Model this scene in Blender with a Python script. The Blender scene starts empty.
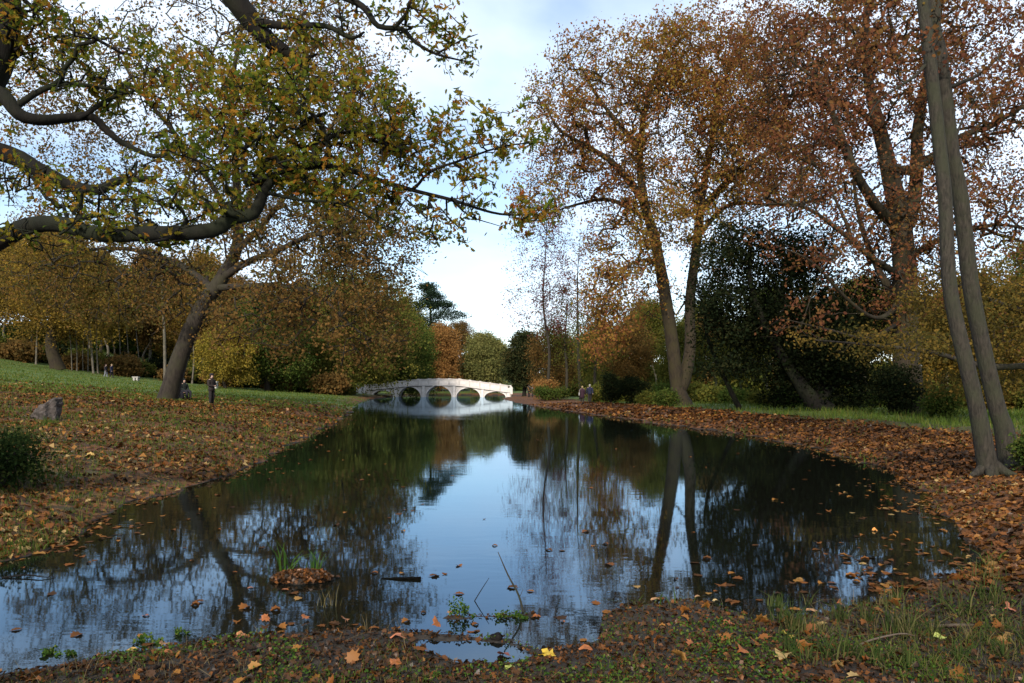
import bpy, bmesh, math
import numpy as np
from math import radians, sin, cos, pi

sc = bpy.context.scene
COL = sc.collection
F = 796.0      # focal length in pixels of a 1024 wide frame
HZ = 387.0     # picture row of the horizon
CZ = 1.7       # camera height over the water

def P(px, py, D):
    return np.array([(px - 512.0) * D / F, D, CZ + (HZ - py) * D / F])
def WP(px, py):
    D = F * CZ / (py - HZ)
    return ((px - 512.0) * D / F, D)

# ------------------------------------------------------------------ helpers
def tag(o, label=None, cat=None, group=None, kind=None):
    if label: o['label'] = label
    if cat: o['category'] = cat
    if group: o['group'] = group
    if kind: o['kind'] = kind
    return o

def empty(name, loc, label, cat, group=None, rz=0.0):
    o = bpy.data.objects.new(name, None)
    COL.objects.link(o)
    o.location = tuple(float(v) for v in loc)
    o.rotation_euler = (0, 0, rz)
    o.empty_display_size = 0.3
    return tag(o, label, cat, group)

def link(name, me, mat=None, parent=None, smooth=False):
    o = bpy.data.objects.new(name, me)
    COL.objects.link(o)
    if mat is not None and len(me.materials) == 0:
        me.materials.append(mat)
    if parent is not None:
        o.parent = parent
    if smooth:
        me.polygons.foreach_set('use_smooth', np.ones(len(me.polygons), dtype=bool))
    return o

def mesh_np(name, V, Fc, attrs=None, mat=None, smooth=False):
    V = np.asarray(V, dtype=np.float32); Fc = np.asarray(Fc, dtype=np.int32)
    me = bpy.data.meshes.new(name)
    n, k = Fc.shape
    me.vertices.add(len(V)); me.vertices.foreach_set('co', V.ravel())
    me.loops.add(n * k); me.loops.foreach_set('vertex_index', Fc.ravel())
    me.polygons.add(n)
    me.polygons.foreach_set('loop_start', np.arange(0, n * k, k, dtype=np.int32))
    me.polygons.foreach_set('loop_total', np.full(n, k, dtype=np.int32))
    if smooth:
        me.polygons.foreach_set('use_smooth', np.ones(n, dtype=bool))
    me.update(calc_edges=True)
    for nm, arr in (attrs or {}).items():
        a = me.attributes.new(nm, 'FLOAT', 'POINT')
        a.data.foreach_set('value', np.asarray(arr, dtype=np.float32))
    if mat is not None: me.materials.append(mat)
    return me

def bm_link(name, bm, mat, parent=None, smooth=False):
    bmesh.ops.recalc_face_normals(bm, faces=bm.faces)
    me = bpy.data.meshes.new(name); bm.to_mesh(me); bm.free()
    return link(name, me, mat, parent, smooth)

def add_box(bm, c, s, rz=0.0, taper=1.0):
    vs = []
    for dz in (-1, 1):
        t = taper if dz > 0 else 1.0
        for dx, dy in ((-1, -1), (1, -1), (1, 1), (-1, 1)):
            x, y = dx * s[0] / 2 * t, dy * s[1] / 2 * t
            vs.append(bm.verts.new((c[0] + x * cos(rz) - y * sin(rz), c[1] + x * sin(rz) + y * cos(rz), c[2] + dz * s[2] / 2)))
    for f in ((0, 3, 2, 1), (4, 5, 6, 7), (0, 1, 5, 4), (1, 2, 6, 5), (2, 3, 7, 6), (3, 0, 4, 7)):
        bm.faces.new([vs[i] for i in f])

def catmull(pts, rad, step):
    pts = np.asarray(pts, float); rad = np.asarray(rad, float)
    out, ro = [], []
    n = len(pts)
    for i in range(n - 1):
        p0 = pts[i - 1] if i else 2 * pts[0] - pts[1]
        p1, p2 = pts[i], pts[i + 1]
        p3 = pts[i + 2] if i + 2 < n else 2 * pts[-1] - pts[-2]
        k = max(2, int(np.ceil(np.linalg.norm(p2 - p1) / step)))
        t = (np.arange(k) / k)[:, None]
        out.append(0.5 * ((2 * p1) + (-p0 + p2) * t + (2 * p0 - 5 * p1 + 4 * p2 - p3) * t ** 2 + (-p0 + 3 * p1 - 3 * p2 + p3) * t ** 3))
        ro.append(rad[i] + (rad[i + 1] - rad[i]) * t[:, 0])
    out.append(pts[-1:]); ro.append(rad[-1:])
    return np.vstack(out), np.concatenate(ro)

def tube_arrays(p, r, sides, voff, rough=0.0, rng=None):
    m = len(p)
    t = np.gradient(p, axis=0); t /= (np.linalg.norm(t, axis=1, keepdims=True) + 1e-9)
    mean = t.mean(0)
    ref = np.eye(3)[int(np.argmin(np.abs(mean)))]
    u = np.cross(t, ref); u /= (np.linalg.norm(u, axis=1, keepdims=True) + 1e-9)
    w = np.cross(t, u)
    a = np.arange(sides) * 2 * pi / sides
    rr = np.repeat(r[:, None], sides, 1)
    if rough and rng is not None:
        ph = rng.uniform(0, 6.28, 3)
        s = np.arange(m)[:, None] * 0.35
        rr = rr * (1 + rough * (0.5 * np.sin(3 * a[None] + s + ph[0]) + 0.35 * np.sin(2 * a[None] - 0.7 * s + ph[1]) + 0.3 * rng.normal(0, 1, (m, sides))))
    V = p[:, None, :] + (np.cos(a)[None, :, None] * u[:, None, :] + np.sin(a)[None, :, None] * w[:, None, :]) * rr[:, :, None]
    i = np.arange(m - 1)[:, None] * sides; j = np.arange(sides)[None, :]; j2 = (j + 1) % sides
    Fc = np.stack([i + j, i + j2, i + sides + j2, i + sides + j], -1).reshape(-1, 4) + voff
    return V.reshape(-1, 3), Fc

def grow(skels, terms, rng, step=0.5, wob=0.12, r0=0.02, expo=2.2, sag=0.0, fwd=0.6):
    """skeleton limbs + branches that reach every terminal point; returns node arrays"""
    cap = 4000 + sum(400 for _ in skels) + len(terms) * 30
    pos = np.zeros((cap, 3)); par = np.full(cap, -1); spec = np.zeros(cap); dr = np.zeros((cap, 3)); n = 0
    for pts, rad in skels:
        q, r = catmull(pts, rad, step)
        if n:
            d = np.linalg.norm(pos[:n] - q[0], axis=1); a = int(np.argmin(d))
            if d[a] < step * 0.6: q, r = q[1:], r[1:]
        else:
            a = -1
        for k in range(len(q)):
            pos[n] = q[k]; par[n] = a; spec[n] = r[k]
            v = q[k] - pos[a] if a >= 0 else (q[1] - q[0])
            dr[n] = v / (np.linalg.norm(v) + 1e-9); a = n; n += 1
    nsk = n
    terms = np.asarray(terms)
    if len(terms):
        d0 = np.array([np.min(np.linalg.norm(pos[:nsk] - t, axis=1)) for t in terms])
        order = np.argsort(d0)
    else: order = []
    tips = []
    for ti in order:
        t = terms[ti]
        v = t - pos[:n]; d = np.linalg.norm(v, axis=1) + 1e-6
        c = (v * dr[:n]).sum(1) / d
        cost = d * (1 + fwd * (1 - c)) 
        if nsk > 3: cost[0] *= 2
        a = int(np.argmin(cost)); L = d[a]
        k = max(2, min(24, int(np.ceil(L / step))))
        s = (np.arange(1, k + 1) / k)[:, None]
        c1 = pos[a] + dr[a] * L * 0.35
        up = np.array([0, 0, L * 0.12 - sag * L])
        c2 = t - (t - pos[a]) * 0.35 + up
        b = (1 - s) ** 3 * pos[a] + 3 * (1 - s) ** 2 * s * c1 + 3 * (1 - s) * s ** 2 * c2 + s ** 3 * t
        b[:-1] += rng.normal(0, wob * min(step, L / k), (k - 1, 3)) * 1.0
        for q in b:
            if n >= cap: break
            pos[n] = q; par[n] = a; w = q - pos[a]; dr[n] = w / (np.linalg.norm(w) + 1e-9); a = n; n += 1
        tips.append((a, ti, k))
    pos, par, spec, dr = pos[:n], par[:n], spec[:n], dr[:n]
    acc = np.zeros(n); rad = np.zeros(n)
    for i in range(n - 1, -1, -1):
        r = max((acc[i]) ** (1 / expo) if acc[i] > 0 else r0, spec[i])
        if spec[i] > 0: r = spec[i]
        rad[i] = r
        if par[i] >= 0: acc[par[i]] += r ** expo if spec[i] == 0 else 0
    for i in range(n):
        if par[i] >= 0 and spec[i] == 0: rad[i] = min(rad[i], rad[par[i]] * 0.92)
    return pos, par, rad, dr, tips

def wood_mesh(name, pos, par, rad, mat, rng, big=0.12, mid=0.04, rough=0.08, flare=0.0):
    n = len(pos)
    kids = [[] for _ in range(n)]
    for i in range(n):
        if par[i] >= 0: kids[par[i]].append(i)
    roots = [i for i in range(n) if par[i] < 0]
    Vs, Fs, off = [], [], 0
    stack = [(r, None) for r in roots]
    while stack:
        i, st = stack.pop()
        ch = [i]
        while kids[ch[-1]]:
            ks = kids[ch[-1]]; m = max(ks, key=lambda q: rad[q])
            for q in ks:
                if q != m: stack.append((q, ch[-1]))
            ch.append(m)
        p = pos[ch]; r = rad[ch].copy()
        if st is not None:
            p = np.vstack([pos[st], p]); r = np.concatenate([[min(rad[st], r[0] * 1.25)], r])
        if len(p) < 2: continue
        if len(r) > 2 and r[0] < big: r[-1] *= 0.5
        if flare and st is None:
            h = p[:, 2] - p[0, 2]; r = r * (1 + flare * np.exp(-np.maximum(h, 0) / (1.3 * r[0])))
        sides = 12 if r[0] > big else (6 if r[0] > mid else 3)
        V, Fc = tube_arrays(p, r, sides, off, rough if sides > 6 else 0, rng)
        Vs.append(V); Fs.append(Fc); off += len(V)
    return mesh_np(name, np.vstack(Vs), np.vstack(Fs), mat=mat, smooth=True)

def rot_frames(rng, n, flat=0.0, up=None):
    """random orthonormal frames; flat>0 biases the normal to +Z"""
    nrm = rng.normal(0, 1, (n, 3)); nrm[:, 2] += flat * np.sign(rng.uniform(-0.05, 1, n)) * 1.0
    nrm /= np.linalg.norm(nrm, axis=1, keepdims=True)
    t = rng.normal(0, 1, (n, 3)); t -= (t * nrm).sum(1, keepdims=True) * nrm
    t /= np.linalg.norm(t, axis=1, keepdims=True)
    return t, np.cross(nrm, t), nrm

LEAF4 = (np.array([[-.5, 0, 0], [0.02, .36, .10], [.5, 0, -.03], [0.02, -.36, .10]]), np.array([[0, 1, 2, 3]]))
def lobed(outline, fold=0.1):
    o = np.array(outline, float)
    z = fold * np.abs(o[:, 1]) * 1.2 - 0.25 * (o[:, 0] ** 2)
    V = np.vstack([[0, 0, 0], np.column_stack([o, z])])
    k = len(o)
    return V, np.array([[0, i + 1, (i + 1) % k + 1] for i in range(k)])
half = [(.5, 0), (.36, .10), (.30, .23), (.19, .12), (.08, .30), (-.04, .13), (-.16, .22), (-.26, .08), (-.5, .015)]
OAKLEAF = lobed(half + [(x, -y) for x, y in half[-1:0:-1]])
mh = [(.52, 0), (.38, .17), (.30, .19), (.33, .38), (.17, .29), (.0, .46), (-.08, .32), (-.30, .29), (-.27, .07), (-.55, .012)]
MAPLELEAF = lobed(mh + [(x, -y) for x, y in mh[-1:0:-1]], 0.16)
fh = [(.5, 0), (.38, .2), (.14, .33), (-.16, .30), (-.38, .14), (-.5, .02)]
OVALLEAF = lobed(fh + [(x, -y) for x, y in fh[-1:0:-1]], 0.16)

def leaves_mesh(name, C, size, tone, rng, tmpl=LEAF4, flat=0.3, mat=None, frames=None, curl=0.0):
    T, Fc = tmpl
    n = len(C)
    t, b, nn = frames if frames is not None else rot_frames(rng, n, flat)
    s = size[:, None, None]
    W = rng.uniform(0.75, 1.1, n)[:, None, None]
    zc = rng.normal(1.0, 1.0 + curl, n)[:, None, None]
    V = C[:, None, :] + s * (T[None, :, 0:1] * t[:, None, :] + W * T[None, :, 1:2] * b[:, None, :] + zc * T[None, :, 2:3] * nn[:, None, :])
    k = len(T)
    Fa = (Fc[None] + (np.arange(n) * k)[:, None, None]).reshape(-1, Fc.shape[1])
    return mesh_np(name, V.reshape(-1, 3), Fa, {'tone': np.repeat(tone, k)}, mat)

def ell(rng, lobes):
    """terminal points spread through a list of ellipsoids (centre, radii, count)"""
    out = []
    for c, r, n in lobes:
        v = rng.normal(0, 1, (n, 3)); v /= np.linalg.norm(v, axis=1, keepdims=True)
        rr = rng.uniform(0.12, 1.0, n) ** 0.5
        out.append(np.asarray(c) + v * rr[:, None] * np.asarray(r))
    return np.vstack(out)

# ------------------------------------------------------------------ materials
def newmat(name):
    m = bpy.data.materials.new(name); m.use_nodes = True
    nt = m.node_tree; nt.nodes.clear()
    out = nt.nodes.new('ShaderNodeOutputMaterial')
    return m, nt, out
def nd(nt, typ, **kw):
    n = nt.nodes.new(typ)
    for k, v in kw.items():
        if k.startswith('i_'): n.inputs[k[2:].replace('_', ' ')].default_value = v
        else: setattr(n, k, v)
    return n
def ramp(nt, stops, fac=None):
    r = nt.nodes.new('ShaderNodeValToRGB'); cr = r.color_ramp
    while len(cr.elements) < len(stops): cr.elements.new(0.5)
    for e, (p, c) in zip(cr.elements, stops):
        e.position = p; e.color = (*c, 1)
    if fac is not None: nt.links.new(fac, r.inputs[0])
    return r
def noise(nt, scale, detail=4, rough=0.55, vec=None, dist=0.0):
    n = nt.nodes.new('ShaderNodeTexNoise'); n.inputs['Scale'].default_value = scale
    n.inputs['Detail'].default_value = detail; n.inputs['Roughness'].default_value = rough
    n.inputs['Distortion'].default_value = dist
    if vec is not None: nt.links.new(vec, n.inputs['Vector'])
    return n
def obco(nt):
    return nt.nodes.new('ShaderNodeTexCoord').outputs['Object']
def geopos(nt):
    return nt.nodes.new('ShaderNodeNewGeometry').outputs['Position']

def leaf_mat(name, stops, trans=0.4, gloss=0.0, nsc=0.35, nam=0.5):
    """stops coloured along a per leaf tone, shifted by a broad noise so whole sprays differ"""
    m, nt, out = newmat(name)
    at = nd(nt, 'ShaderNodeAttribute', attribute_name='tone')
    nz = noise(nt, nsc, 2, 0.5, obco(nt))
    ma = nd(nt, 'ShaderNodeMath', operation='MULTIPLY_ADD'); nt.links.new(nz.outputs[0], ma.inputs[0])
    ma.inputs[1].default_value = nam; ma.inputs[2].default_value = -nam / 2
    ad = nd(nt, 'ShaderNodeMath', operation='ADD', use_clamp=True)
    nt.links.new(at.outputs['Fac'], ad.inputs[0]); nt.links.new(ma.outputs[0], ad.inputs[1])
    r = ramp(nt, stops, ad.outputs[0])
    d = nd(nt, 'ShaderNodeBsdfDiffuse'); t = nd(nt, 'ShaderNodeBsdfTranslucent')
    nt.links.new(r.outputs[0], d.inputs[0]); nt.links.new(r.outputs[0], t.inputs[0])
    mx = nd(nt, 'ShaderNodeMixShader'); mx.inputs[0].default_value = trans
    nt.links.new(d.outputs[0], mx.inputs[1]); nt.links.new(t.outputs[0], mx.inputs[2])
    last = mx
    if gloss:
        g = nd(nt, 'ShaderNodeBsdfGlossy'); g.inputs['Roughness'].default_value = 0.45
        g.inputs[0].default_value = (1, 1, 1, 1)
        m2 = nd(nt, 'ShaderNodeMixShader'); m2.inputs[0].default_value = gloss
        nt.links.new(mx.outputs[0], m2.inputs[1]); nt.links.new(g.outputs[0], m2.inputs[2]); last = m2
    nt.links.new(last.outputs[0], out.inputs[0])
    return m

def bark_mat(name, c1, c2, c3=None, sc=3.0, bump=0.5, zs=0.25):
    m, nt, out = newmat(name)
    co = obco(nt)
    mp = nd(nt, 'ShaderNodeMapping'); mp.inputs['Scale'].default_value = (1, 1, zs); nt.links.new(co, mp.inputs[0])
    n1 = noise(nt, sc * 4, 6, 0.65, mp.outputs[0], 0.4); n2 = noise(nt, sc * 0.35, 3, 0.6, co)
    r = ramp(nt, [(0.32, c1), (0.68, c2)], n1.outputs[0])
    mx = nd(nt, 'ShaderNodeMix', data_type='RGBA'); mx.inputs['B'].default_value = (*(c3 or c2), 1)
    rr = ramp(nt, [(0.45, (0, 0, 0)), (0.62, (.75, .75, .75))], n2.outputs[0])
    nt.links.new(rr.outputs[0], mx.inputs['Factor']); nt.links.new(r.outputs[0], mx.inputs['A'])
    b = nd(nt, 'ShaderNodeBsdfPrincipled'); b.inputs['Roughness'].default_value = 0.9
    b.inputs['Specular IOR Level'].default_value = 0.2
    nt.links.new(mx.outputs['Result'], b.inputs['Base Color'])
    bp = nd(nt, 'ShaderNodeBump'); bp.inputs['Strength'].default_value = bump; bp.inputs['Distance'].default_value = 0.04
    nt.links.new(n1.outputs[0], bp.inputs['Height']); nt.links.new(bp.outputs[0], b.inputs['Normal'])
    nt.links.new(b.outputs[0], out.inputs[0])
    return m

def plain_mat(name, c1, c2, sc=8.0, rough=0.8, bump=0.15, spec=0.3, detail=5):
    m, nt, out = newmat(name)
    n1 = noise(nt, sc, detail, 0.6, obco(nt))
    r = ramp(nt, [(0.3, c1), (0.7, c2)], n1.outputs[0])
    b = nd(nt, 'ShaderNodeBsdfPrincipled'); b.inputs['Roughness'].default_value = rough
    b.inputs['Specular IOR Level'].default_value = spec
    nt.links.new(r.outputs[0], b.inputs['Base Color'])
    bp = nd(nt, 'ShaderNodeBump'); bp.inputs['Strength'].default_value = bump; bp.inputs['Distance'].default_value = 0.03
    nt.links.new(n1.outputs[0], bp.inputs['Height']); nt.links.new(bp.outputs[0], b.inputs['Normal'])
    nt.links.new(b.outputs[0], out.inputs[0])
    return m

GRN = (.055, .085, .018); OLV = (.10, .10, .022); OCH = (.20, .13, .025); ORG = (.26, .10, .025); RUS = (.17, .062, .026)
BRN = (.09, .05, .025); DKG = (.018, .03, .012); YEL = (.30, .21, .035); RED = (.15, .035, .02)
M = {}
M['oak_leaf'] = leaf_mat('oak_leaf', [(0, (.055, .095, .014)), (.35, (.13, .155, .02)), (.58, (.24, .185, .022)), (.8, (.31, .14, .022)), (1, (.27, .075, .02))], .55, 0, .6, .6)
M['oak_far_leaf'] = leaf_mat('oak_far_leaf', [(0, (.055, .07, .018)), (.35, (.115, .088, .025)), (.65, (.175, .095, .03)), (1, (.22, .115, .035))], .5, 0, .12, .6)
M['plane_leaf'] = leaf_mat('plane_leaf', [(0, (.17, .15, .025)), (.28, (.26, .165, .03)), (.6, (.26, .105, .033)), (1, (.19, .065, .038))], .45, 0, .11, .8)
M['red_leaf'] = leaf_mat('red_leaf', [(0, (.16, .11, .028)), (.4, (.20, .082, .032)), (1, (.14, .048, .033))], .45, 0, .15, .5)
M['pink_leaf'] = leaf_mat('pink_leaf', [(0, (.16, .06, .045)), (1, (.12, .035, .035))], .4, 0, .3, .4)
M['ochre_leaf'] = leaf_mat('ochre_leaf', [(0, (.08, .065, .02)), (.45, (.18, .115, .025)), (.75, (.28, .18, .03)), (1, (.28, .14, .03))], .4, 0, .2, .9)
M['yellow_leaf'] = leaf_mat('yellow_leaf', [(0, (.10, .10, .02)), (.5, (.26, .19, .03)), (1, (.33, .22, .04))], .4, 0, .15, .6)
M['orange_leaf'] = leaf_mat('orange_leaf', [(0, (.17, .09, .03)), (.5, (.29, .145, .045)), (1, (.36, .19, .06))], .4, 0, .12, .5)
M['olive_leaf'] = leaf_mat('olive_leaf', [(0, (.05, .065, .016)), (.5, (.125, .13, .025)), (1, (.22, .17, .035))], .45, 0, .2, .8)
M['lime_leaf'] = leaf_mat('lime_leaf', [(0, (.10, .11, .035)), (.5, (.17, .165, .05)), (1, (.25, .21, .07))], .4, 0, .15, .5)
M['green_leaf'] = leaf_mat('green_leaf', [(0, (.03, .055, .012)), (.5, (.06, .09, .018)), (1, (.12, .11, .025))], .35, 0, .12, .6)
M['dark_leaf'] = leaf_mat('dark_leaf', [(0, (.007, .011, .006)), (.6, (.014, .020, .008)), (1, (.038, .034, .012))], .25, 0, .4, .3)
M['dim_ochre'] = leaf_mat('dim_ochre', [(0, (.045, .045, .014)), (.5, (.115, .085, .02)), (1, (.21, .12, .026))], .4, 0, .5, .8)
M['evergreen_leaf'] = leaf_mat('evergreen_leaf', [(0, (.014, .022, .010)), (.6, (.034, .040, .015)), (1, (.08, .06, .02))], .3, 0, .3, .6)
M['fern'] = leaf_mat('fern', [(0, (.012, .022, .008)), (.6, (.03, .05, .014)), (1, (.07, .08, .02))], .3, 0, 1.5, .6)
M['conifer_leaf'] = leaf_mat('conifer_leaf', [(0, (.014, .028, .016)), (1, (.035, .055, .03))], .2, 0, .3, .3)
M['brown_leaf'] = leaf_mat('brown_leaf', [(0, (.07, .055, .02)), (.5, (.16, .095, .03)), (1, (.24, .12, .035))], .45, 0, .2, .9)
M['litter'] = leaf_mat('litter', [(0, (.022, .012, .006)), (.35, (.075, .032, .010)), (.7, (.175, .060, .012)), (.9, (.26, .115, .022)), (1, (.32, .21, .08))], .15, .02, .25, .25)
M['grass_blade'] = leaf_mat('grass_blade', [(0, (.035, .065, .012)), (.5, (.075, .105, .018)), (1, (.17, .13, .045))], .4, 0, .2, .5)
M['field_blade'] = leaf_mat('field_blade', [(0, (.06, .10, .018)), (.6, (.095, .135, .024)), (1, (.17, .15, .04))], .45, 0, .2, .5)
M['sprig'] = leaf_mat('sprig', [(0, (.025, .06, .012)), (.6, (.06, .11, .018)), (1, (.13, .15, .03))], .35, 0, 2.0, .4)
M['reed'] = leaf_mat('reed', [(0, (.028, .048, .013)), (.5, (.065, .08, .022)), (1, (.17, .125, .055))], .35, 0, 1.0, .4)
M['straw'] = leaf_mat('straw', [(0, (.03, .028, .012)), (.5, (.08, .062, .03)), (1, (.19, .14, .075))], .2, 0, 1.0, .4)
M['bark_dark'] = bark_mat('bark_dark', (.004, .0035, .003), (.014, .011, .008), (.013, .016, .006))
M['bark_oak'] = bark_mat('bark_oak', (.013, .010, .008), (.042, .033, .024), (.034, .031, .017))
M['bark_plane'] = bark_mat('bark_plane', (.012, .009, .006), (.044, .032, .019), (.035, .029, .012), 3.0, .8)
M['bark_grey'] = bark_mat('bark_grey', (.014, .012, .009), (.050, .041, .030), (.032, .033, .018), 6.0, .9)
M['bark_pale'] = bark_mat('bark_pale', (.06, .052, .04), (.17, .145, .11), (.07, .065, .04), 2.0)
M['twig'] = bark_mat('twig', (.05, .035, .025), (.12, .09, .065))
M['rock'] = plain_mat('rock', (.022, .02, .016), (.105, .085, .075), 7, .95, 1.0, .1)

# water -------------------------------------------------------------
def water_mat():
    m, nt, out = newmat('pond_water')
    pos = geopos(nt)
    mp = nd(nt, 'ShaderNodeMapping'); mp.inputs['Scale'].default_value = (0.55, 1.5, 1); nt.links.new(pos, mp.inputs[0])
    n1 = noise(nt, 3.2, 3, .5, mp.outputs[0], .3)
    n2 = noise(nt, 0.5, 2, .5, mp.outputs[0])
    n3 = noise(nt, .22, 2, .5, pos)
    patch = ramp(nt, [(.42, (.25, .25, .25)), (.64, (1, 1, 1))], n3.outputs[0])
    b1 = nd(nt, 'ShaderNodeBump'); b1.inputs['Distance'].default_value = .0014
    nt.links.new(patch.outputs[0], b1.inputs['Strength'])
    nt.links.new(n1.outputs[0], b1.inputs['Height'])
    b2 = nd(nt, 'ShaderNodeBump'); b2.inputs['Strength'].default_value = .8; b2.inputs['Distance'].default_value = .0018
    nt.links.new(n2.outputs[0], b2.inputs['Height']); nt.links.new(b1.outputs[0], b2.inputs['Normal'])
    gl = nd(nt, 'ShaderNodeBsdfGlossy'); gl.inputs[0].default_value = (.64, .83, 1.0, 1); gl.inputs['Roughness'].default_value = .03  # blue of the reflected sky painted into the gloss colour
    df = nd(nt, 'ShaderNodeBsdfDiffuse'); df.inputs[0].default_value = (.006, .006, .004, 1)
    fr = nd(nt, 'ShaderNodeFresnel'); fr.inputs['IOR'].default_value = 1.8  # stronger than real water, to brighten the reflection
    ms = nd(nt, 'ShaderNodeMixShader')
    nt.links.new(b2.outputs[0], gl.inputs['Normal']); nt.links.new(b2.outputs[0], fr.inputs['Normal'])
    nt.links.new(fr.outputs[0], ms.inputs[0]); nt.links.new(df.outputs[0], ms.inputs[1]); nt.links.new(gl.outputs[0], ms.inputs[2])
    nt.links.new(ms.outputs[0], out.inputs[0])
    return m
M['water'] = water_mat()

# ground ------------------------------------------------------------
def ground_mat():
    m, nt, out = newmat('ground')
    pos = geopos(nt)
    def att(n):
        return nd(nt, 'ShaderNodeAttribute', attribute_name=n).outputs['Fac']
    nf = noise(nt, 14, 5, .7, pos); nm = noise(nt, 1.6, 5, .65, pos); nb = noise(nt, .16, 4, .6, pos)
    vor = nd(nt, 'ShaderNodeTexVoronoi'); vor.inputs['Scale'].default_value = 9; nt.links.new(pos, vor.inputs['Vector'])
    sepv = nd(nt, 'ShaderNodeSeparateColor'); nt.links.new(vor.outputs['Color'], sepv.inputs[0])
    leafc = ramp(nt, [(0, (.025, .014, .008)), (.35, (.07, .030, .012)), (.7, (.14, .050, .016)), (1, (.20, .09, .026))], sepv.outputs[0])
    grassc = ramp(nt, [(.25, (.045, .075, .014)), (.55, (.08, .115, .02)), (.8, (.14, .14, .035))], nm.outputs[0])
    mudc = ramp(nt, [(.3, (.012, .010, .008)), (.7, (.045, .034, .024))], nf.outputs[0])
    rough = ramp(nt, [(.3, (.035, .042, .014)), (.7, (.085, .070, .024))], nm.outputs[0])   # thin grass and earth
    def mix(a, b, fac):
        x = nd(nt, 'ShaderNodeMix', data_type='RGBA')
        nt.links.new(fac, x.inputs['Factor']); nt.links.new(a, x.inputs['A']); nt.links.new(b, x.inputs['B'])
        return x.outputs['Result']
    def breakup(fac, tex, amt):
        # fac + amt*(tex-.5), sharpened
        a = nd(nt, 'ShaderNodeMath', operation='MULTIPLY_ADD'); nt.links.new(tex, a.inputs[0]); a.inputs[1].default_value = amt; a.inputs[2].default_value = -amt / 2
        b = nd(nt, 'ShaderNodeMath', operation='ADD'); nt.links.new(fac, b.inputs[0]); nt.links.new(a.outputs[0], b.inputs[1])
        c = nd(nt, 'ShaderNodeMapRange', interpolation_type='SMOOTHSTEP'); c.inputs['From Min'].default_value = .3; c.inputs['From Max'].default_value = .7
        nt.links.new(b.outputs[0], c.inputs['Value'])
        return c.outputs[0]
    c = mix(rough.outputs[0], grassc.outputs[0], breakup(att('grass'), nb.outputs[0], .8))
    c = mix(c, leafc.outputs[0], breakup(att('litter'), nm.outputs[0], 1.2))
    c = mix(c, mudc.outputs[0], breakup(att('mud'), nm.outputs[0], .6))
    b = nd(nt, 'ShaderNodeBsdfPrincipled'); b.inputs['Roughness'].default_value = .85; b.inputs['Specular IOR Level'].default_value = .25
    nt.links.new(c, b.inputs['Base Color'])
    bp = nd(nt, 'ShaderNodeBump'); bp.inputs['Strength'].default_value = .8; bp.inputs['Distance'].default_value = .04
    nt.links.new(nf.outputs[0], bp.inputs['Height']); nt.links.new(bp.outputs[0], b.inputs['Normal'])
    nt.links.new(b.outputs[0], out.inputs[0])
    return m
M['ground'] = ground_mat()

# ------------------------------------------------------------------ terrain
poly = [(-10.5, 5.6), (-11.5, 7.2), WP(-60, 560), WP(0, 563), WP(55, 545), WP(100, 517), WP(130, 503), WP(200, 485), WP(250, 467), WP(300, 440), WP(336, 420),
        WP(352, 409), (-17, 88), (-20, 110), (-20.6, 126), (-21.5, 142), (-19, 163), (-8, 168), (1, 166), (3.5, 145), (-0.9, 133), (-1.2, 118), WP(511, 401.5), WP(540, 406.5),
        WP(600, 415), WP(700, 429), WP(760, 437), WP(824, 449), WP(890, 470), WP(935, 500), WP(962, 535), WP(985, 566), WP(950, 578), WP(905, 592), WP(860, 606), WP(800, 618),
        WP(760, 628), WP(735, 612), WP(690, 602), WP(640, 606), WP(604, 616), WP(590, 640), WP(545, 650), WP(520, 664), WP(455, 664), WP(418, 645), WP(440, 632), WP(400, 628), WP(350, 628), WP(260, 634),
        WP(200, 641), WP(110, 654), WP(60, 664), WP(0, 672), (-4.0, 4.55), (-6.5, 4.6)]
POLY = np.array(poly)

ISLETS = [(WP(395, 634), WP(505, 641), .10), (WP(452, 618), WP(535, 615), .07), (WP(505, 641), WP(560, 660), .06)]
def hash2(ix, iy, s):
    v = np.sin(ix * 127.1 + iy * 311.7 + s * 74.7) * 43758.5453
    return v - np.floor(v)
def vnoise(x, y, sc, s=0):
    x = x * sc; y = y * sc
    ix = np.floor(x); iy = np.floor(y); fx = x - ix; fy = y - iy
    fx = fx * fx * (3 - 2 * fx); fy = fy * fy * (3 - 2 * fy)
    a = hash2(ix, iy, s); b = hash2(ix + 1, iy, s); c = hash2(ix, iy + 1, s); d = hash2(ix + 1, iy + 1, s)
    return (a + (b - a) * fx) * (1 - fy) + (c + (d - c) * fx) * fy - 0.5
def sstep(a, b, x):
    t = np.clip((x - a) / (b - a), 0, 1); return t * t * (3 - 2 * t)

def shore(x, y):
    """distance to the waterline, positive on land"""
    d2 = np.full(x.shape, 1e18); inside = np.zeros(x.shape, bool)
    n = len(POLY)
    for i in range(n):
        ax, ay = POLY[i]; bx, by = POLY[(i + 1) % n]
        ex, ey = bx - ax, by - ay
        t = np.clip(((x - ax) * ex + (y - ay) * ey) / (ex * ex + ey * ey), 0, 1)
        d2 = np.minimum(d2, (x - ax - t * ex) ** 2 + (y - ay - t * ey) ** 2)
        c = (ay > y) != (by > y)
        inside ^= c & (x < (bx - ax) * (y - ay) / (by - ay + 1e-12) + ax)
    d = np.sqrt(d2)
    s = np.where(inside, -d, d)
    for (a, b, r) in ISLETS:
        ex, ey = b[0] - a[0], b[1] - a[1]
        t = np.clip(((x - a[0]) * ex + (y - a[1]) * ey) / (ex * ex + ey * ey), 0, 1)
        s = np.maximum(s, r - np.sqrt((x - a[0] - t * ex) ** 2 + (y - a[1] - t * ey) ** 2))
    return s

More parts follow.
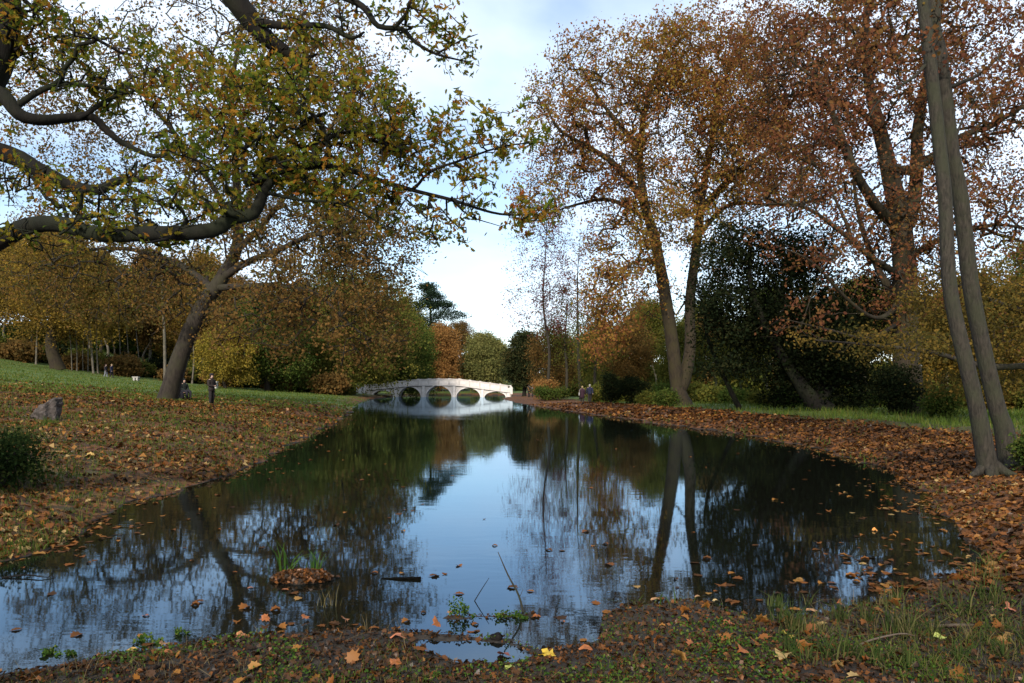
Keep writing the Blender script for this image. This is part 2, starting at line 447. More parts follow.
def terrain(x, y):
    x = np.asarray(x, float); y = np.asarray(y, float)
    s = shore(x, y)
    far = np.clip(y, 5, 80)
    s = s + (vnoise(x, y, 1.1, 1) * .35 + vnoise(x, y, 3.5, 2) * .14) * np.clip(far / 14, .45, 3) * np.where(y > 4, 1, .8)
    sp = np.maximum(s, 0)
    cl = np.interp(y, [0, 20, 60, 100, 170], [0, 0, -3, -9, -9])
    left = 0.45 * (1 - np.exp(-sp / 1.8)) + .04 * np.minimum(sp, 70) + .0013 * np.minimum(sp, 70) ** 2
    rb = np.interp(y, [0, 8, 30, 70, 110], [.3, .42, .42, .26, .35])
    right = rb * (1 - np.exp(-sp / 2.2)) + .003 * np.minimum(sp, 100)
    wl = 1 - sstep(-2, 3, x - cl)
    hgt = left * wl + right * (1 - wl)
    front = .05 * (1 - np.exp(-sp / .35)) + .03 * np.minimum(sp, 30)
    wf = (1 - sstep(5.6, 8.2, y + np.maximum(x - 2.5, 0) * .55))
    hgt = front * wf + hgt * (1 - wf)
    far_rise = .032 * np.clip(y - 172, 0, 260)
    hgt = hgt + np.where(y > 150, far_rise, 0) * (1 - .6 * wl)
    bump = (vnoise(x, y, .45, 3) * .16 + vnoise(x, y, 1.7, 4) * .07) * np.clip(sp / 1.5, 0, 1) * (1 - wf * .6) + vnoise(x, y, 5, 5) * .03 * np.clip(sp / .2 + .2, 0, 1) + vnoise(x, y, 14, 6) * .012
    hgt = hgt + bump
    bed = -np.minimum(-np.minimum(s, 0) * .22, 1.4) 
    hgt = np.where(s > 0, hgt + .004, bed + vnoise(x, y, 9, 7) * .02 * np.clip(1 + s * 2, 0, 1) - .004)
    return hgt, s, wl, wf
def gz(x, y):
    return float(terrain(np.array([x]), np.array([y]))[0][0])

def axis(lim_lo, lim_hi, c0, fine, growth, fine_half):
    def side(L):
        out = []; v = 0; st = fine
        while v < L:
            v += st; out.append(v)
            if v > fine_half: st *= growth
        out[-1] = L
        return np.array(out)
    return np.concatenate([c0 - side(c0 - lim_lo)[::-1], [c0], c0 + side(lim_hi - c0)])
gx = axis(-1500, 1500, 0.0, .055, 1.028, 7.0)
gy = axis(-150, 2500, 7.0, .05, 1.022, 4.0)
GX, GY = np.meshgrid(gx, gy)
H, S, WL, WF = terrain(GX.ravel(), GY.ravel())
X_, Y_ = GX.ravel(), GY.ravel()
nx, ny = len(gx), len(gy)
i = np.arange(ny - 1)[:, None] * nx; j = np.arange(nx - 1)[None, :]
Fg = np.stack([i + j, i + j + 1, i + nx + j + 1, i + nx + j], -1).reshape(-1, 4)
def litter_at(x, y, s, wl, wf):
    tree = np.exp(-(((x + 16) / 16) ** 2 + ((y - 38) / 22) ** 2))
    L = .35 + .5 * tree - .9 * sstep(50, 75, y) + .25 * np.exp(-np.maximum(s, 0) / 2.0) - .5 * sstep(22, 40, s)
    edge = np.interp(y, [10, 17, 25, 50, 90], [7.5, 6, 4.2, 5.6, 5.6])
    rt = 1.05 - 1.1 * sstep(-1.0, 1.2, s - edge)
    far = .8 * np.exp(-np.maximum(s, 0) / 3.5)
    L = np.where(y > 75, np.maximum(far, .1), L)
    return np.clip((L * wl + rt * (1 - wl)) * (1 - wf) + .15 * wf, 0, 1)
LIT = litter_at(X_, Y_, S, WL, WF)
GRS = np.clip(WL * (sstep(40, 58, Y_ + (-X_ - 18) * .25)) * 1.0 + (1 - WL) * sstep(5, 8, S) * .7 + .25 * WL + sstep(150, 170, Y_), 0, 1)
MUD = np.clip(WF * (1 - .5 * sstep(.5, 3, S)) + (S < 0) * 1.0 + .45 * np.exp(-np.maximum(S, 0) / .25), 0, 1)
gme = mesh_np('ground', np.column_stack([X_, Y_, H]), Fg, {'litter': LIT, 'grass': GRS, 'mud': MUD}, M['ground'], True)
tag(link('ground', gme), 'leaf covered park ground with green field and muddy shore round the pond', 'ground', kind='structure')

wv = np.array([(-14, 3.2, 0), (14, 3.2, 0), (14, 175, 0), (-32, 175, 0), (-32, 60, 0), (-14, 40, 0)], float)
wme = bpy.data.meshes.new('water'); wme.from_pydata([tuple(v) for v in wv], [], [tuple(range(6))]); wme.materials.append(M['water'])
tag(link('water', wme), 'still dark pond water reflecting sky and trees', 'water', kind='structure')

# ------------------------------------------------------------------ trees
def finish_tree(kind, label, cat, group, pos, par, rad, dr, tips, rng, bark, leafm, lsize, per, sigma, tmpl=LEAF4,
                base=None, big=.12, mid=.04, along=0.5, flat=.3, flare=.25, squash=.8, clumpvar=.35, rough=.08, droopy=0.0, bare=0.0):
    base = pos[0].copy() if base is None else np.asarray(base)
    root = empty(kind, base, label, cat, group)
    P0 = pos - base
    tm = wood_mesh('trunk', P0, par, rad, bark, rng, big, mid, rough, flare)
    link('trunk', tm, None, root)
    C, T = [], []
    for (a, ti, k) in tips:
        if bare and rng.uniform() < bare: continue
        m = rng.poisson(per * rng.choice([.35, .8, 1.2, 1.65]))
        if m <= 0: continue
        ct = rng.uniform(0, 1)
        # leaves round the tip and back along the twig
        chain = [a]; q = a
        for _ in range(max(1, int(k * along))):
            if par[q] < 0: break
            q = par[q]; chain.append(q)
        idx = rng.integers(0, len(chain), m)
        c = P0[np.array(chain)[idx]] + rng.normal(0, 1, (m, 3)) * np.array([1, 1, squash]) * sigma
        c[:, 2] -= np.abs(rng.normal(0, 1, m)) * sigma * droopy
        C.append(c); T.append(np.clip(ct * clumpvar + rng.uniform(0, 1, m) * (1 - clumpvar), 0, 1))
    if C:
        C = np.vstack(C); T = np.concatenate(T)
        sz = lsize * rng.uniform(.6, 1.25, len(C))
        lm = leaves_mesh('crown', C, sz, T, rng, tmpl, flat, leafm)
        link('crown', lm, None, root)
    return root

def copy_tree(root, loc, rz, s, label, group, leafm=None, bark=None, kind=None, sz=None):
    r = root.copy(); COL.objects.link(r)
    if kind: r.name = kind
    r.location = tuple(float(v) for v in loc); r.rotation_euler = (0, 0, rz); r.scale = (s, s, sz or s)
    if label: r['label'] = label
    if group: r['group'] = group
    for ch in root.children:
        c = ch.copy(); COL.objects.link(c); c.parent = r
        mm = leafm if ch.name.startswith('crown') else bark
        if mm is not None:
            c.material_slots[0].link = 'OBJECT'; c.material_slots[0].material = mm
    return r

def generic(kind, label, cat, group, x, y, h, cr, seed, leafm, bark, r_tr=.3, nt=260, per=45, sigma=.5, lsize=.3, base_h=.3, lobes=7,
            step=.8, flat=.3, r0=.02, squash=.8, lean=0, along=.4, zoff=0.0, big=.12, mid=.05, top=1.0, sag=0.0, rin=.55, full=0.9):
    rng = np.random.default_rng(seed)
    z0 = gz(x, y) - .1
    b = np.array([x, y, z0])
    th = h * .72
    pts = [b + np.array([lean * t + rng.normal(0, .02 * h) * (t > 0), rng.normal(0, .02 * h) * (t > 0), th * t]) for t in (0, .25, .5, .75, 1)]
    rr = [r_tr, r_tr * .85, r_tr * .62, r_tr * .38, r_tr * .15]
    lb = []
    hc = h * (1 - base_h)
    for k in range(lobes):
        a = k * 2.399 + rng.uniform(0, .5); f = (k + .5) / lobes
        zc = z0 + h * base_h + hc * (.12 + .72 * f)
        prof = math.sin(pi * min(1, (.22 + .70 * f) ** .8)) 
        R = cr * rin * (.35 + .65 * prof) * rng.uniform(.7, 1.1)
        rad = cr * rng.uniform(.42, .62)
        lb.append(((x + lean * .6 + cos(a) * R, y + sin(a) * R, zc), (rad, rad, min(rad * .85, hc * .35)), int(nt / lobes)))
    if full: lb.append(((x, y, z0 + h * (base_h + (1 - base_h) * .5)), (cr * .95, cr * .95, h * (1 - base_h) * .49), int(nt * full)))
    lb.append(((x + lean, y, z0 + h * .85), (cr * .4 * top, cr * .4 * top, h * .15), int(nt / lobes)))
    terms = ell(rng, lb)
    pos, par, rad, dr, tips = grow([(pts, rr)], terms, rng, step, .15, r0, 2.3, sag)
    return finish_tree(kind, label, cat, group, pos, par, rad, dr, tips, rng, bark, leafm, lsize, per, sigma, base=b, along=along, flat=flat, squash=squash, big=big, mid=mid)

def pts_px(lst, D):
    out = []
    for q in lst:
        out.append(P(q[0], q[1], q[2] if len(q) > 2 else D))
    return out
def lobes_px(lst, ydepth):
    """(px, py, D, rx px, rz px, count)"""
    out = []
    for px, py, D, rx, rz, n in lst:
        out.append((P(px, py, D), (rx * D / F, ydepth, rz * D / F), n))
    return out

# --- the near oak that leans in from beyond the frame on the near left bank
rng = np.random.default_rng(11)
bx, by = -7.6, 8.8
b = np.array([bx, by, gz(bx, by) - .1])
sk = [
    ([b, b + np.array([.1, 0, 1.2]), P(-150, 290, 8.8), P(-75, 185, 8.9), P(-22, 90, 9.0), P(2, 30, 9.1), P(6, -60, 9.3), P(30, -260, 9.6)], [.42, .36, .32, .28, .22, .18, .16, .09]),
    (pts_px([(-120, 262, 8.8), (-45, 262, 8.5), (0, 240, 8.3), (28, 226, 8.2), (62, 224, 8.1), (98, 234, 8.0), (150, 234, 8.0), (212, 230, 8.0), (232, 218, 8.05), (254, 213, 8.1), (264, 192, 8.2), (277, 172, 8.3)], 8), [.125, .11, .095, .085, .082, .08, .077, .075, .068, .062, .052, .036]),
    (pts_px([(-70, 178, 8.9), (-20, 152, 9.0), (12, 156, 9.1), (42, 172, 9.1), (72, 186, 9.2), (98, 190, 9.2), (118, 181, 9.3), (155, 178, 9.4)], 9), [.13, .11, .10, .09, .075, .06, .05, .028]),
    (pts_px([(-20, 88, 9.0), (4, 96, 8.9), (18, 114, 8.9), (40, 120, 9.0), (68, 118, 9.2), (92, 117, 9.3), (108, 132, 9.4), (130, 147, 9.4), (160, 156, 9.5), (182, 136, 9.6)], 9), [.09, .08, .07, .062, .055, .048, .04, .032, .025, .014]),
    (pts_px([(14, 108, 8.9), (38, 92, 9.0), (62, 84, 9.1), (100, 87, 9.2), (132, 94, 9.3)], 9), [.04, .034, .03, .022, .012]),
    (pts_px([(80, 118, 9.2), (112, 98, 9.4), (145, 88, 9.5)], 9), [.03, .022, .01]),
    # high limb coming down over the water
    (pts_px([(5, -50, 9.3), (60, -70, 9.6), (140, -60, 10), (205, -38, 10.2), (238, 4, 10.3), (262, 34, 10.4), (292, 56, 10.5)], 10), [.15, .15, .15, .15, .14, .12, .07]),
    (pts_px([(250, 20, 10.3), (285, 26, 10.2), (325, 26, 10.1), (352, 38, 10.0), (364, 32, 10)], 10), [.06, .045, .035, .025, .014]),
    (pts_px([(140, -60, 10), (250, -40, 9.8), (330, -8, 9.6), (362, 6, 9.5), (378, 26, 9.5), (402, 29, 9.5), (415, 42, 9.5), (436, 54, 9.5), (468, 62, 9.5)], 10), [.08, .06, .045, .038, .032, .027, .022, .016, .008]),
    (pts_px([(436, 54, 9.5), (462, 40, 9.4), (478, 34, 9.4)], 10), [.014, .01, .006]),
    (pts_px([(330, -8, 9.6), (400, -20, 9.5), (414, 8, 9.5), (436, 26, 9.4), (456, 34, 9.4)], 10), [.02, .017, .014, .011, .006]),
    # reaching sprays beyond the elbow
    (pts_px([(277, 172, 8.3), (330, 166, 8.4), (372, 178, 8.5), (412, 190, 8.6), (452, 200, 8.7), (500, 214, 8.8), (548, 214, 8.9)], 8), [.034, .03, .027, .023, .019, .013, .006]),
    (pts_px([(300, 168, 8.35), (326, 158, 8.3), (327, 140, 8.2), (312, 114, 8.1), (286, 92, 8.0), (256, 84, 8)], 8), [.032, .030, .026, .021, .015, .008]),
    (pts_px([(327, 136, 8.2), (352, 132, 8.2), (378, 142, 8.3), (394, 128, 8.3), (410, 112, 8.3)], 8), [.022, .020, .017, .013, .007]),
    (pts_px([(378, 142, 8.3), (404, 148, 8.4), (430, 146, 8.4)], 8), [.016, .012, .006]),
    (pts_px([(414, 190, 8.6), (430, 172, 8.5), (462, 160, 8.4), (505, 146, 8.4), (548, 142, 8.4)], 8), [.018, .016, .013, .010, .005]),
    (pts_px([(452, 200, 8.7), (470, 216, 8.8), (500, 226, 8.9)], 8), [.012, .009, .005]),
    (pts_px([(264, 192, 8.2), (300, 200, 8.2), (345, 205, 8.2), (400, 235, 8.2)], 8), [.02, .016, .012, .006]),
]
L = lobes_px([(60, 60, 9.6, 70, 60, 150), (130, 70, 9.3, 70, 50, 110), (200, 80, 9.0, 75, 40, 140), (260, 110, 8.3, 85, 45, 190), (240, 155, 8.2, 70, 30, 100),
              (330, 105, 8.2, 75, 48, 150), (385, 125, 8.3, 48, 34, 70), (420, 150, 8.5, 48, 26, 85), (470, 140, 8.5, 42, 24, 52), (510, 140, 8.5, 35, 16, 34), (530, 214, 8.9, 34, 10, 42),
              (470, 190, 8.6, 30, 14, 22), (330, 180, 8.3, 80, 24, 90), (380, 205, 8.3, 60, 20, 34), (200, 205, 8.0, 70, 16, 60), (110, 205, 8.2, 60, 18, 50), (40, 190, 8.8, 50, 30, 50),
              (140, 232, 8.0, 80, 12, 34), (400, 18, 9.6, 36, 14, 44), (452, 44, 9.5, 30, 13, 42), (330, 25, 10, 40, 20, 40), (270, 50, 10, 50, 30, 70),
              (20, 20, 9.0, 40, 50, 90), (-60, 100, 9, 60, 120, 60), (200, -60, 10, 200, 50, 90), (30, 235, 8.3, 30, 12, 16), (250, 170, 8.6, 140, 40, 130), (430, 225, 8.9, 60, 18, 30)], 1.1)
terms = ell(rng, L)
pos, par, rad, dr, tips = grow(sk, terms, rng, .10, .8, .0075, 2.2, -.02, .5)
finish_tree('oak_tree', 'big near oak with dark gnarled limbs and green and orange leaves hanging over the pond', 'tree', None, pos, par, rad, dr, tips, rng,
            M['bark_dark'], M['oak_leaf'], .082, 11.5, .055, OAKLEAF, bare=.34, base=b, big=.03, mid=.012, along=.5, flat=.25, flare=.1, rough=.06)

# --- the leaning oak behind the people on the left bank
rng = np.random.default_rng(21)
D = 44
bx = (166 - 512) * D / F
b = np.array([bx, D, gz(bx, D) - .15])
sk = [([b, P(177, 366, D), P(193, 325, D), P(208, 298, D), P(222, 278, D), P(238, 240, D + 1), P(236, 170, D + 2), P(232, 90, D + 2), P(245, 10, D + 2)], [.52, .46, .44, .42, .39, .30, .22, .15, .07]),
      (pts_px([(222, 278, D), (248, 262, D - 1), (278, 250, D - 2), (310, 236, D - 3), (345, 232, D - 4), (385, 236, D - 5)], D), [.22, .18, .15, .12, .08, .04]),
      (pts_px([(216, 288, D), (245, 286, D - 2), (285, 286, D - 4), (320, 296, D - 5), (350, 325, D - 6), (380, 345, D - 6)], D), [.19, .15, .12, .09, .06, .03]),
      (pts_px([(232, 255, D), (262, 225, D + 1), (290, 190, D + 1), (325, 140, D), (350, 80, D)], D), [.20, .16, .13, .09, .05]),
      (pts_px([(238, 235, D + 1), (215, 190, D), (180, 140, D - 1), (140, 90, D - 2), (110, 40, D - 2)], D), [.18, .15, .12, .08, .04]),
      (pts_px([(214, 290, D), (180, 265, D + 2), (135, 250, D + 4), (90, 250, D + 5), (40, 262, D + 6)], D), [.22, .17, .13, .09, .04]),
      (pts_px([(240, 220, D + 1), (270, 150, D + 3), (300, 90, D + 4), (320, 20, D + 4)], D), [.2, .17, .12, .05])]
L = lobes_px([(235, 60, D + 2, 110, 75, 260), (320, 110, D + 1, 70, 80, 240), (350, 180, D - 1, 62, 60, 200), (340, 60, D + 2, 42, 50, 90), (140, 110, D, 110, 90, 260), (60, 150, D + 2, 90, 90, 200),
              (370, 240, D - 3, 60, 42, 190), (330, 290, D - 4, 85, 45, 250), (370, 330, D - 5, 42, 42, 110), (270, 325, D - 4, 60, 36, 110), (240, 200, D, 90, 55, 200), (110, 245, D + 4, 100, 45, 210),
              (180, 280, D + 2, 60, 34, 110), (40, 40, D + 2, 70, 70, 100), (100, 300, D + 4, 60, 28, 100), (235, -40, D + 2, 140, 50, 120), (300, 230, D - 1, 80, 50, 200), (390, 120, D, 26, 60, 70), (20, 280, D + 4, 50, 30, 60), (200, 320, D + 2, 50, 25, 50)], 6.5)
terms = ell(rng, L)
pos, par, rad, dr, tips = grow(sk, terms, rng, .45, .7, .027, 2.35, .10, .5)
finish_tree('oak_tree', 'tall brown oak with a thick leaning trunk on the left bank beside a standing person', 'tree', None, pos, par, rad, dr, tips, rng,
            M['bark_oak'], M['oak_far_leaf'], .17, 34, .34, LEAF4, bare=.2, base=b, big=.12, mid=.05, along=.6, flare=.12, flat=.2)

# --- the double stemmed plane on the right bank
rng = np.random.default_rng(31)
D = 57
bx = (681 - 512) * D / F
b = np.array([bx, D, gz(bx, D) - .2])
sk = [([b, P(677, 385, D), P(672, 340, D), P(664, 290, D), P(655, 240, D), P(644, 200, D), P(640, 150, D + 1), P(650, 90, D + 1), P(670, 40, D)], [.85, .50, .45, .42, .38, .32, .24, .15, .07]),
      (pts_px([(682, 388, D), (690, 350, D + .5), (690, 300, D + 1), (696, 250, D + 1), (702, 200, D + 1), (712, 140, D + 2), (725, 80, D + 2), (740, 30, D + 2)], D), [.48, .41, .37, .33, .27, .2, .13, .06]),
      (pts_px([(644, 200, D), (615, 165, D - 1), (590, 148, D - 2), (560, 130, D - 3), (545, 105, D - 3)], D), [.3, .22, .16, .1, .05]),
      (pts_px([(650, 220, D), (610, 200, D + 2), (575, 205, D + 3), (545, 215, D + 3)], D), [.2, .14, .09, .04]),
      (pts_px([(700, 210, D), (735, 175, D - 2), (775, 150, D - 3), (815, 145, D - 4)], D), [.28, .22, .15, .07]),
      (pts_px([(698, 235, D), (730, 205, D + 2), (780, 205, D + 3), (830, 200, D + 3)], D), [.2, .15, .1, .04]),
      (pts_px([(656, 262, D), (635, 262, D - 3), (612, 285, D - 5), (598, 320, D - 6)], D), [.14, .1, .07, .03]),
      (pts_px([(640, 150, D), (600, 100, D - 1), (580, 65, D - 1)], D), [.2, .12, .05])]
L = lobes_px([(560, 110, D - 2, 42, 42, 170), (585, 70, D, 40, 34, 120), (600, 150, D - 1, 60, 45, 230), (650, 70, D, 55, 46, 330), (700, 55, D + 1, 60, 40, 330), (690, 120, D, 80, 55, 480), (640, 190, D, 52, 38, 180),
              (740, 100, D, 62, 60, 360), (760, 165, D - 3, 70, 45, 280), (720, 190, D + 1, 60, 40, 220), (800, 120, D, 55, 55, 180), (545, 190, D, 38, 36, 90), (810, 190, D, 45, 30, 90),
              (625, 240, D, 45, 30, 90), (610, 290, D - 5, 32, 34, 120), (600, 335, D - 5, 22, 28, 80), (650, 300, D + 2, 26, 34, 40), (720, 260, D + 1, 26, 30, 40), (780, 40, D, 50, 30, 100), (660, 215, D - 4, 34, 24, 60), (700, 225, D - 3, 36, 22, 60), (640, 255, D - 4, 26, 18, 40)], 6.5)
terms = ell(rng, L)
pos, par, rad, dr, tips = grow(sk, terms, rng, .5, .7, .030, 2.4, .03, .5)
finish_tree('plane_tree', 'tall double stemmed tree with russet leaves standing behind the low dark bushes', 'tree', None, pos, par, rad, dr, tips, rng,
            M['bark_plane'], M['plane_leaf'], .20, 27, .34, LEAF4, bare=.15, base=b, big=.14, mid=.06, along=.6, flare=.1, flat=.2)

# --- the big plane further right
rng = np.random.default_rng(41)
D = 37
bx = (908 - 512) * D / F
b = np.array([bx, D, gz(bx, D) - .2])
sk = [([b, P(906, 360, D), P(906, 300, D), P(902, 240, D), P(892, 180, D), P(880, 130, D), P(868, 80, D), P(866, 20, D), P(880, -80, D)], [.72, .58, .53, .48, .41, .31, .22, .15, .06]),
      (pts_px([(902, 235, D), (915, 190, D + 1), (918, 130, D + 1), (930, 60, D + 1), (950, -40, D + 1)], D), [.36, .32, .26, .18, .08]),
      (pts_px([(898, 230, D), (872, 200, D - 2), (852, 165, D - 3), (835, 120, D - 3), (820, 85, D - 3), (790, 60, D - 3)], D), [.26, .22, .18, .13, .09, .04]),
      (pts_px([(904, 278, D), (872, 258, D - 2), (846, 236, D - 3), (806, 208, D - 4), (770, 204, D - 4), (735, 218, D - 5)], D), [.17, .13, .10, .07, .045, .02]),
      (pts_px([(905, 300, D), (878, 318, D - 3), (848, 300, D - 4), (812, 262, D - 5), (775, 245, D - 5)], D), [.12, .09, .065, .045, .02]),
      (pts_px([(902, 320, D), (870, 338, D - 4), (830, 330, D - 6), (780, 318, D - 7)], D), [.10, .07, .045, .02]),
      (pts_px([(852, 236, D - 3), (838, 205, D - 3), (822, 175, D - 3), (800, 150, D - 3)], D), [.09, .065, .045, .02]),
      (pts_px([(870, 230, D - 1), (838, 250, D - 4), (816, 285, D - 5), (800, 330, D - 6)], D), [.07, .05, .035, .015]),
      (pts_px([(905, 310, D), (884, 280, D + 1), (866, 240, D + 2), (856, 200, D + 2), (852, 150, D + 2)], D), [.2, .17, .13, .09, .04]),
      (pts_px([(880, 130, D), (850, 105, D + 2), (810, 95, D + 2), (770, 100, D + 2)], D), [.18, .13, .09, .04]),
      (pts_px([(916, 170, D), (955, 140, D), (1000, 120, D), (1050, 90, D)], D), [.2, .16, .11, .05]),
      (pts_px([(904, 260, D), (950, 235, D), (1000, 225, D), (1050, 235, D)], D), [.16, .12, .08, .04])]
L = lobes_px([(800, 60, D, 60, 50, 220), (770, 20, D, 50, 30, 100), (860, 30, D, 70, 45, 260), (930, 30, D, 70, 50, 240), (1000, 50, D, 60, 60, 220), (870, 110, D, 70, 40, 200), (800, 140, D - 2, 55, 45, 160),
              (770, 90, D, 40, 45, 110), (960, 120, D, 60, 45, 170), (1020, 150, D, 50, 50, 120), (850, 190, D, 55, 30, 80), (940, 190, D, 50, 40, 110), (1000, 220, D, 50, 40, 90), (900, 230, D, 40, 40, 90),
              (790, 205, D - 3, 45, 25, 50), (900, -60, D, 140, 50, 160), (930, 280, D + 1, 40, 40, 90), (865, 270, D - 3, 30, 40, 26), (810, 240, D - 4, 50, 34, 44), (800, 320, D - 6, 50, 20, 16), (1010, 330, D, 30, 40, 30), (905, 300, D - 3, 24, 50, 40), (895, 210, D - 3, 30, 30, 40)], 6)
terms = ell(rng, L)
pos, par, rad, dr, tips = grow(sk, terms, rng, .4, .7, .024, 2.4, .03, .5)
finish_tree('plane_tree', 'massive tree with mottled trunk and dark red leaves standing just behind the pale twin stems', 'tree', None, pos, par, rad, dr, tips, rng,
            M['bark_plane'], M['red_leaf'], .155, 25, .25, LEAF4, bare=.18, base=b, big=.12, mid=.05, along=.6, flare=.25, flat=.2)

# --- two close slender stems on the right bank: two trees
def stem_tree(seed, path, D, radii, label, lobes, limbs):
    rng = np.random.default_rng(seed)
    p0 = path[0]
    bx = (p0[0] - 512) * p0[2] / F
    b = np.array([bx, p0[2], gz(bx, p0[2]) - .08])
    sk = [([b] + pts_px(path[1:], D), radii)] + [(pts_px(l, D), r) for l, r in limbs]
    for k in range(6):
        a = k * 1.05 + rng.uniform(-.3, .3); L_ = rng.uniform(.3, .55)
        e = b + np.array([cos(a) * L_, sin(a) * L_, 0]); e[2] = gz(e[0], e[1]) - .05
        m_ = b + np.array([cos(a) * L_ * .45, sin(a) * L_ * .45, .16])
        sk.append(([b + np.array([cos(a) * .03, sin(a) * .03, .32]), m_, e], [.10, .075, .03]))
    terms = ell(rng, lobes_px(lobes, 1.8))
    pos, par, rad, dr, tips = grow(sk, terms, rng, .18, .3, .004, 2.3, .05, .5)
    finish_tree('slender_tree', label, 'tree', None, pos, par, rad, dr, tips, rng, M['bark_grey'], M['red_leaf'], .085, 12, .13, MAPLELEAF, base=b,
                big=.05, mid=.02, along=.6, flare=.12, flat=.2, rough=.03)
stem_tree(51, [(990, 470, 13.8), (983, 440, 13.8), (975, 400, 13.8), (951, 294, 13.9), (945, 200, 14.1), (940, 150, 14.2), (930, 60, 14.4), (923, 0, 14.6), (900, -220, 15)], 14, [.165, .15, .13, .12, .115, .112, .11, .108, .08],
          'nearer grey green stem of the close pair at the water, leaning to the left', [(870, 60, 14.4, 40, 60, 60), (960, 40, 14.8, 60, 50, 50), (880, -120, 14.8, 160, 60, 60), (830, 40, 14.5, 40, 30, 24)],
          [([(930, 60, 14.4), (915, 76, 14.3), (900, 86, 14.2), (878, 102, 14.1), (868, 120, 14)], [.035, .028, .022, .016, .008])])
stem_tree(52, [(1010, 452, 14.8), (1004, 430, 14.8), (995, 400, 14.8), (972, 294, 14.8), (961, 200, 14.8), (952, 150, 14.8), (941, 60, 14.9), (934, 0, 15.0), (948, -220, 15.0)], 14.8, [.18, .165, .145, .14, .135, .125, .12, .115, .08],
          'farther grey green stem of the close pair at the water, standing behind its twin', [(1000, 90, 15.2, 40, 50, 50), (1010, 190, 15.2, 30, 40, 22), (1000, -100, 15.2, 120, 60, 50)],
          [([(944, 90, 14.9), (985, 70, 15), (1020, 30, 15)], [.04, .028, .012]), ([(952, 150, 14.8), (965, 115, 15), (990, 85, 15)], [.028, .02, .008])])

# --- low spreading tree at the right edge behind the stems
rng = np.random.default_rng(61)
D = 27
bx = (1120 - 512) * D / F
b = np.array([bx, D, gz(bx, D) - .1])
sk = [([b, P(1110, 370, D), P(1085, 320, D), P(1060, 260, D), P(1040, 200, D)], [.4, .34, .28, .2, .08]),
      (pts_px([(1108, 370, D), (1040, 366, D), (985, 366, D - 1), (930, 352, D - 2), (870, 345, D - 2), (815, 340, D - 2)], D), [.14, .12, .095, .07, .045, .02]),
      (pts_px([(1085, 320, D), (1020, 310, D), (970, 290, D + 1), (930, 270, D + 1)], D), [.14, .1, .07, .03])]
L = lobes_px([(1000, 330, D, 70, 36, 240), (950, 300, D + 1, 50, 40, 170), (1040, 280, D, 50, 50, 150), (900, 345, D - 2, 60, 18, 70), (985, 385, D + 2, 55, 20, 130), (840, 335, D - 2, 36, 10, 16)], 3)
pos, par, rad, dr, tips = grow(sk, ell(rng, L), rng, .3, .35, .007, 2.3, .05, .5)
finish_tree('spreading_tree', 'low tree with ochre leaves whose long bare branch reaches behind the twin stems', 'tree', None, pos, par, rad, dr, tips, rng,
            M['bark_oak'], M['dim_ochre'], .12, 20, .22, LEAF4, base=b, big=.1, mid=.04, along=.6, flat=.4)

# --- the dark yew
rng = np.random.default_rng(71)
D = 42
bx = (826 - 512) * D / F
b = np.array([bx, D, gz(bx, D) - .1])
sk = [([b, P(812, 400, D), P(792, 372, D), P(776, 345, D), P(762, 318, D), P(750, 280, D), P(752, 240, D)], [.5, .42, .26, .2, .17, .12, .05]),
      (pts_px([(816, 402, D), (822, 370, D + 1), (815, 320, D + 1), (800, 270, D + 1)], D), [.3, .26, .18, .06]),
      (pts_px([(820, 400, D), (845, 370, D + 1), (860, 330, D + 1)], D), [.24, .18, .06])]
L = lobes_px([(770, 260, D + 1, 60, 32, 170), (800, 300, D + 1, 60, 40, 270), (830, 340, D + 1, 50, 45, 280), (780, 350, D + 2, 50, 45, 230), (745, 310, D + 1, 40, 36, 110), (725, 330, D + 1, 26, 20, 36), (710, 300, D, 26, 16, 26),
              (720, 365, D + 1, 30, 14, 36), (735, 235, D + 1, 30, 16, 60), (800, 250, D + 1, 40, 26, 110), (850, 330, D - 2, 36, 40, 120), (720, 300, D + 1, 26, 36, 60), (845, 385, D + 1, 36, 28, 130), (800, 385, D + 3, 40, 26, 90), (715, 255, D, 20, 14, 24), (860, 300, D + 1, 30, 30, 90)], 3.5)
pos, par, rad, dr, tips = grow(sk, ell(rng, L), rng, .4, .3, .009, 2.3, .05, .5)
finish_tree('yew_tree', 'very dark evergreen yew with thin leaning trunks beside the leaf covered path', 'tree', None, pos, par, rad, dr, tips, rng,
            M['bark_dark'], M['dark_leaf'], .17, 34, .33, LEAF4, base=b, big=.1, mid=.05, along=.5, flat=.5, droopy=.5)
rng = np.random.default_rng(72)
D = 46
bx = (741 - 512) * D / F
b = np.array([bx, D, gz(bx, D) - .1])
sk = [([b, P(728, 385, D), P(716, 360, D), P(706, 330, D), P(704, 290, D)], [.17, .14, .12, .09, .03])]
pos, par, rad, dr, tips = grow(sk, ell(rng, lobes_px([(706, 320, D, 22, 36, 45), (712, 280, D, 20, 24, 28)], 1.5)), rng, .4, .3, .009)
finish_tree('yew_tree', 'thin dark sapling leaning left between the double trunk and the big yew', 'tree', None, pos, par, rad, dr, tips, rng,
            M['bark_dark'], M['dark_leaf'], .17, 20, .3, LEAF4, base=b, big=.1, mid=.05, along=.5, flat=.5, droopy=.5)

def px_x(px, D): return (px - 512) * D / F
